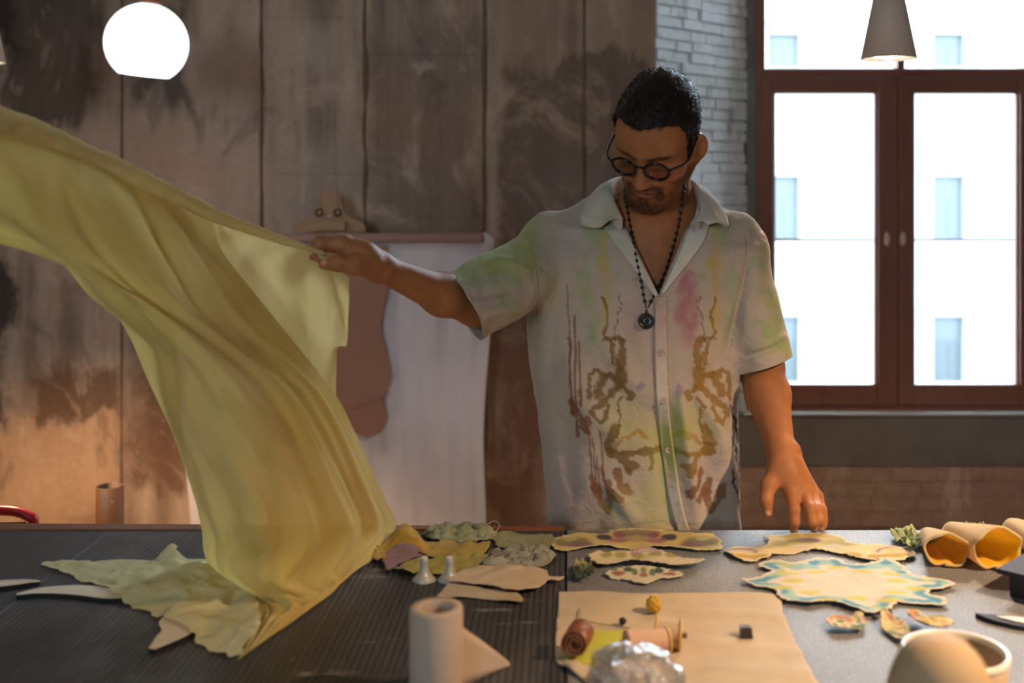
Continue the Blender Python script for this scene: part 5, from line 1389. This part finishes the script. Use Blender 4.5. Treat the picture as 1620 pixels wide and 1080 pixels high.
def gnorm(G):
    a = np.gradient(G, axis=0); b = np.gradient(G, axis=1); n = np.cross(a, b); return n / (np.linalg.norm(n, axis=-1, keepdims=True) + 1e-12)
n, m = 190, 130; G = loft(rows, n, m); N = gnorm(G)
S_, T_ = np.meshgrid(np.linspace(0, 1, n), np.linspace(0, 1, m), indexing='ij')
win_ = sstep(0, .10, S_) * sstep(1, .86, S_) * sstep(0, .12, T_) * sstep(1.0, .92, T_)
dsp = 0
for (t0, t1, w, a) in ((.22, .42, .035, .010), (.33, .52, .03, -.008), (.45, .60, .03, .010), (.56, .68, .025, -.009), (.66, .76, .03, .011), (.76, .84, .02, -.008), (.85, .92, .02, .008), (.30, .33, .05, -.006), (.12, .30, .03, .006)):
    tc = t0 + (t1 - t0) * S_ + .015 * np.sin(S_ * 9 + t0 * 20); dsp = dsp + a * np.exp(-((T_ - tc) / w) ** 2)
dsp = .62 * dsp * win_ + .0022 * win_ * fbm(np.stack([T_ * 22, S_ * 7, S_ * 0], -1), 3, 71)
G = G + N * dsp[..., None]
G[..., 2] = np.where(G[..., 1] < 1.945, np.maximum(G[..., 2], TZ + .0015), G[..., 2])
CY = lin('#ebcf78'); col = np.tile(CY, (n * m, 1)); col *= (1 + .07 * fbm(np.stack([S_.ravel() * 9, T_.ravel() * 9, 0 * T_.ravel()], -1), 3, 5))[:, None]
col = mixc(col, sstep(.45, .7, fbm(np.stack([S_.ravel() * 14, T_.ravel() * 16, 0 * T_.ravel() + 4], -1), 2, 8)) * .3, lin('#c2a54e'))
mesh('hanging_sheet', G.reshape(-1, 3), grid_f(n, m), F_YEL, YC, colors=col)
flap = [[(290, 326, 1.67), (380, 358, 1.70), (450, 384, 1.722), (512, 402, 1.733), (552, 440, 1.752)],
        [(325, 395, 1.71), (400, 425, 1.735), (470, 440, 1.745), (520, 450, 1.748), (552, 482, 1.765)],
        [(365, 465, 1.75), (430, 488, 1.765), (490, 502, 1.768), (526, 514, 1.77), (548, 545, 1.775)],
        [(400, 540, 1.785), (450, 556, 1.785), (495, 568, 1.785), (520, 572, 1.785), (534, 556, 1.785)],
        [(430, 612, 1.805), (465, 622, 1.805), (500, 630, 1.805), (520, 634, 1.805), (533, 638, 1.805)],
        [(450, 690, 1.83), (490, 700, 1.83), (515, 705, 1.83), (530, 705, 1.83), (540, 700, 1.83)]]
n, m = 80, 60; G = loft(flap, n, m); N = gnorm(G); S_, T_ = np.meshgrid(np.linspace(0, 1, n), np.linspace(0, 1, m), indexing='ij')
fan = np.sin((T_ - .72) / (S_ + .22) * 9.) * .006 * sstep(0, .15, S_) + .0025 * fbm(np.stack([T_ * 12, S_ * 8, S_ * 0], -1), 3, 77)
G = G + N * fan[..., None]
mesh('held_flap', G.reshape(-1, 3), grid_f(n, m), F_YEL, YC, colors=np.tile(lin('#ead18f'), (n * m, 1)))  # paler than the sheet: light shining through is put into the colour
pt = catmull([P(-300, 98, 1.30), P(-80, 165, 1.39), P(60, 212, 1.49), P(160, 256, 1.56), P(260, 302, 1.61), P(345, 342, 1.66), P(430, 374, 1.705), P(490, 393, 1.727), P(514, 402, 1.732)], 150)
s_ = np.linspace(0, 1, 150); ra = np.interp(s_, [0, .3, .6, .85, 1], [.021, .018, .014, .008, .004])
v, f = tube_vf(pt, ra, 20); vv_ = v; nn = fbm(np.stack([np.repeat(s_, 20) * 60, np.tile(np.linspace(0, 6, 20), 150) * .6, np.zeros(3000)], -1), 3, 81)
cen = np.repeat(pt, 20, 0); v = cen + (v - cen) * (1 + .10 * nn)[:, None]
mesh('rolled_edge', v, f, F_YEL, YC, colors=np.tile(lin('#dcc283'), (len(v), 1)))
wp = np.array([T(*p)[:2] for p in S_PATH]); wp = catmull(np.concatenate([wp, np.zeros((len(wp), 1))], 1), 50)[:, :2]
def h_lie(u, v, X, Y, d):
    dd = np.min(np.hypot(X[:, None] - wp[None, :, 0], Y[:, None] - wp[None, :, 1]), axis=1)
    return .0065 * sstep(.036, .020, dd) + .022 * np.exp(-((u - 272) / 16) ** 2 - ((v - 884) / 8) ** 2) + .006 * sstep(0, .03, d) * ridged(X, Y, 22, 3, 1.0) + .010 * np.exp(-((u - 400) / 30) ** 2)
lie = [(57, 893), (100, 889), (180, 888), (240, 887), (258, 881), (275, 880), (288, 889), (328, 886), (348, 908), (400, 945), (413, 985), (405, 1013), (377, 1044), (345, 1035), (318, 1022), (300, 1006), (270, 991), (235, 971), (205, 961), (185, 949), (165, 936), (130, 921), (100, 906), (75, 899)]
v, f, c = patch(lie, flat('#f3e6ac', .06, 66), h=.0036, rag=.004, base=.0012, wr=.0025, wsc=35, hfun=h_lie, smooth_n=170, seed=66)  # same cloth in a paler tone: light from above painted into its colour
mesh('lying_end', v, f, F_YLIE, YC, colors=c)

# ---------------------------------------------------------------- hanging textile behind
WH = thing('wall_hanging', 'white cloth hanging from a wooden hanger before the concrete wall', 'textile', tuple(P(520, 372, 4.4)))
DW = 4.40
M_PLY = simple('plywood_hanger', lin('#a07a58'), .6, .12, 10, .1, 60, .001, stretch=(1, 1, 6))
out = catmull([P(*p, DW) for p in ((463, 367), (463, 358), (472, 350), (490, 343), (500, 330), (504, 312), (520, 301), (537, 309), (543, 330), (553, 343), (570, 350), (578, 358), (578, 367))], 60)
v, f = extrude_outline(out, .016, (0, 1, 0)); mesh('hanger_board', v, f, M_PLY, WH, smooth=False)
v, f = box_vf(P(495, 364, DW - .03), P(548, 350, DW)); ck = mesh('cleat', v, f, M_PLY, WH, smooth=False)
M_HOOK = simple('black_hook', lin('#1c1816'), .35, 0, metallic=.6)
for hu_ in (505, 534):
    a_ = np.linspace(.5, 2 * np.pi + .1, 26); c0 = P(hu_, 336, DW - .008)
    v, f = tube_vf(c0 + .013 * np.stack([np.cos(a_), np.sin(a_) * .6, np.sin(a_)], 1), .0032, 8); mesh('eye_hook', v, f, M_HOOK, WH)
    v, f = tube_vf([P(hu_, 332, DW - .012), P(519.5, 75, DW - .004)], .0014, 5); mesh('cord', v, f, simple('pale_cord', lin('#9a938b'), .8, 0), WH)
v, f = tube_vf([P(519.5, 75, DW - .004), P(519.5, -60, DW), (P(519.5, 0, DW)[0], DW, ZC)], .0016, 5); mesh('cord', v, f, bpy.data.materials['pale_cord'], WH)
v, f = lathe_vf([(.001, .008), (.007, .008), (.008, 0)], P(522, 343, DW), (0, -1, 0), 14); mesh('screw', v, f, simple('steel_screw', lin('#b7b2aa'), .3, 0, metallic=.9), WH)
M_SLEEVE = fabric('pink_beige_sleeve', lin('#b48f80'), .2, 0, .08)
M_WCL = fabric('white_linen', lin('#e9e0e4'), .2, 0, .05, 500, .3, .5, 16)
M_BRO = fabric('brown_silk_panel', lin('#b0826f'), .2, 0, .06)
pr = catmull([P(262, 378, DW - .02), P(520, 377, DW - .02), P(768, 376, DW - .02)], 60); v, f = tube_vf(pr, .019, 16); mesh('rod_sleeve', v, f, M_SLEEVE, WH)
n, m = 110, 120; S_, T_ = np.meshgrid(np.linspace(0, 1, n), np.linspace(0, 1, m), indexing='ij')
ul = 268 + 42 * S_; ur = 776 - 12 * S_ + 4 * np.sin(S_ * 9); U_ = ul + (ur - ul) * T_; V_ = 380 + 560 * S_
Dp = DW - .005 + .030 * fbm(np.stack([T_ * 15, S_ * 1.0, S_ * 0], -1), 3, 91) * sstep(0, .25, S_) + .004 * fbm(np.stack([T_ * 40, S_ * 9, S_ * 0], -1), 2, 93)
G = np.stack([(U_ - VPX) / FPX * DW, Dp, CZ - (V_ - VPY) / FPX * DW], -1); mesh('white_panel', G.reshape(-1, 3), grid_f(n, m), M_WCL, WH, solid=.002)
fold = [[P(766, 366, DW - .04), P(782, 378, DW - .03)], [P(766, 384, DW - .045), P(781, 390, DW - .02)], [P(755, 405, DW - .04), P(774, 402, DW - .02)], [P(757, 430, DW - .03), P(766, 425, DW - .02)]]
G = np.array([catmull(r, 6) for r in fold]); G = np.stack([catmull(G[:, j], 14) for j in range(6)], 1); mesh('end_fold', G.reshape(-1, 3), grid_f(14, 6), M_WCL, WH, solid=.003)
# brown curved panel sewn on the white one
edge = [(612, 388), (618, 430), (608, 480), (602, 520), (612, 560), (618, 600), (605, 632), (612, 660), (598, 685), (575, 690), (545, 680), (520, 690), (470, 690), (440, 640), (430, 560), (438, 480), (430, 388)]
o2 = catmull([P(*p, 4.365) for p in edge], 90); v, f = extrude_outline(o2, .003, (0, 1, 0)); mesh('brown_panel', v, f, M_BRO, WH, smooth=False)
v, f = tube_vf(catmull([P(*p, 4.362) for p in ((555, 645), (575, 638), (598, 630), (614, 618))], 20), .003, 6); mesh('seam', v, f, M_SLEEVE, WH)

# ---------------------------------------------------------------- behind the table on the left
t = thing('red_chair', 'red tubular chair whose back just shows over the table at far left', 'chair', (-1.50, 2.75, 0))
M_RED = simple('red_lacquer', lin('#b3121f'), .3, .05); M_STRAW = simple('straw_seat', lin('#8a6a45'), .8, .2, 60, .4, 120, .003)
DC = 2.75; tp = [P(-105, 838, DC), P(-100, 818, DC), P(-70, 808, DC), P(-20, 807, DC), P(25, 809, DC), P(47, 818, DC), P(54, 838, DC)]
v, f = tube_vf(catmull([tp[0] + (0, 0, -.28)] + tp + [tp[-1] + (0, 0, -.28)], 60), .0125, 10); mesh('back_hoop', v, f, M_RED, t)
zt = P(0, 817, DC)[2]
box('backrest', (P(-92, 0, DC)[0], DC - .006, zt - .16), (P(42, 0, DC)[0], DC + .006, zt - .012), M_STRAW, t, .004)
x0, x1 = P(-105, 0, DC)[0], P(54, 0, DC)[0]
box('seat', (x0, DC - .02, .42), (x1, DC + .38, .45), M_STRAW, t, .01)
for x in (x0, x1):
    for y in (DC, DC + .36): v, f = tube_vf([(x, y, 0), (x, y, .46 if y > DC else .5)], .0125, 10); mesh('leg', v, f, M_RED, t)
DT = 3.3; c = P(174, 768, DT); hh = c[2]; c[2] = 0; r_ = 21 / FPX * DT
t = thing('cardboard_tube', 'brown cardboard tube standing behind the table near the wall', 'tube', tuple(c))
v, f = lathe_vf([(r_ * .9, 0), (r_, 0), (r_, hh), (r_ * .9, hh), (r_ * .9, hh - .3)], c, (0, 0, 1), 36); mesh('tube_wall', v, f, simple('brown_card', lin('#5d3817'), .55, .12, 12), t)
a_ = [math.radians(x) for x in (-95, -60, -95)]
lab = [c + (r_ * 1.01 * math.cos(a), r_ * 1.01 * math.sin(a), z_) for a, z_ in ((math.radians(-95), hh - .012), (math.radians(-52), hh - .038), (math.radians(-93), hh - .062))]
v, f = extrude_outline(lab, .002, (0, -1, 0)); mesh('label_tag', v, f, simple('tan_label', lin('#e6d4bd'), .7, 0), t, smooth=False)
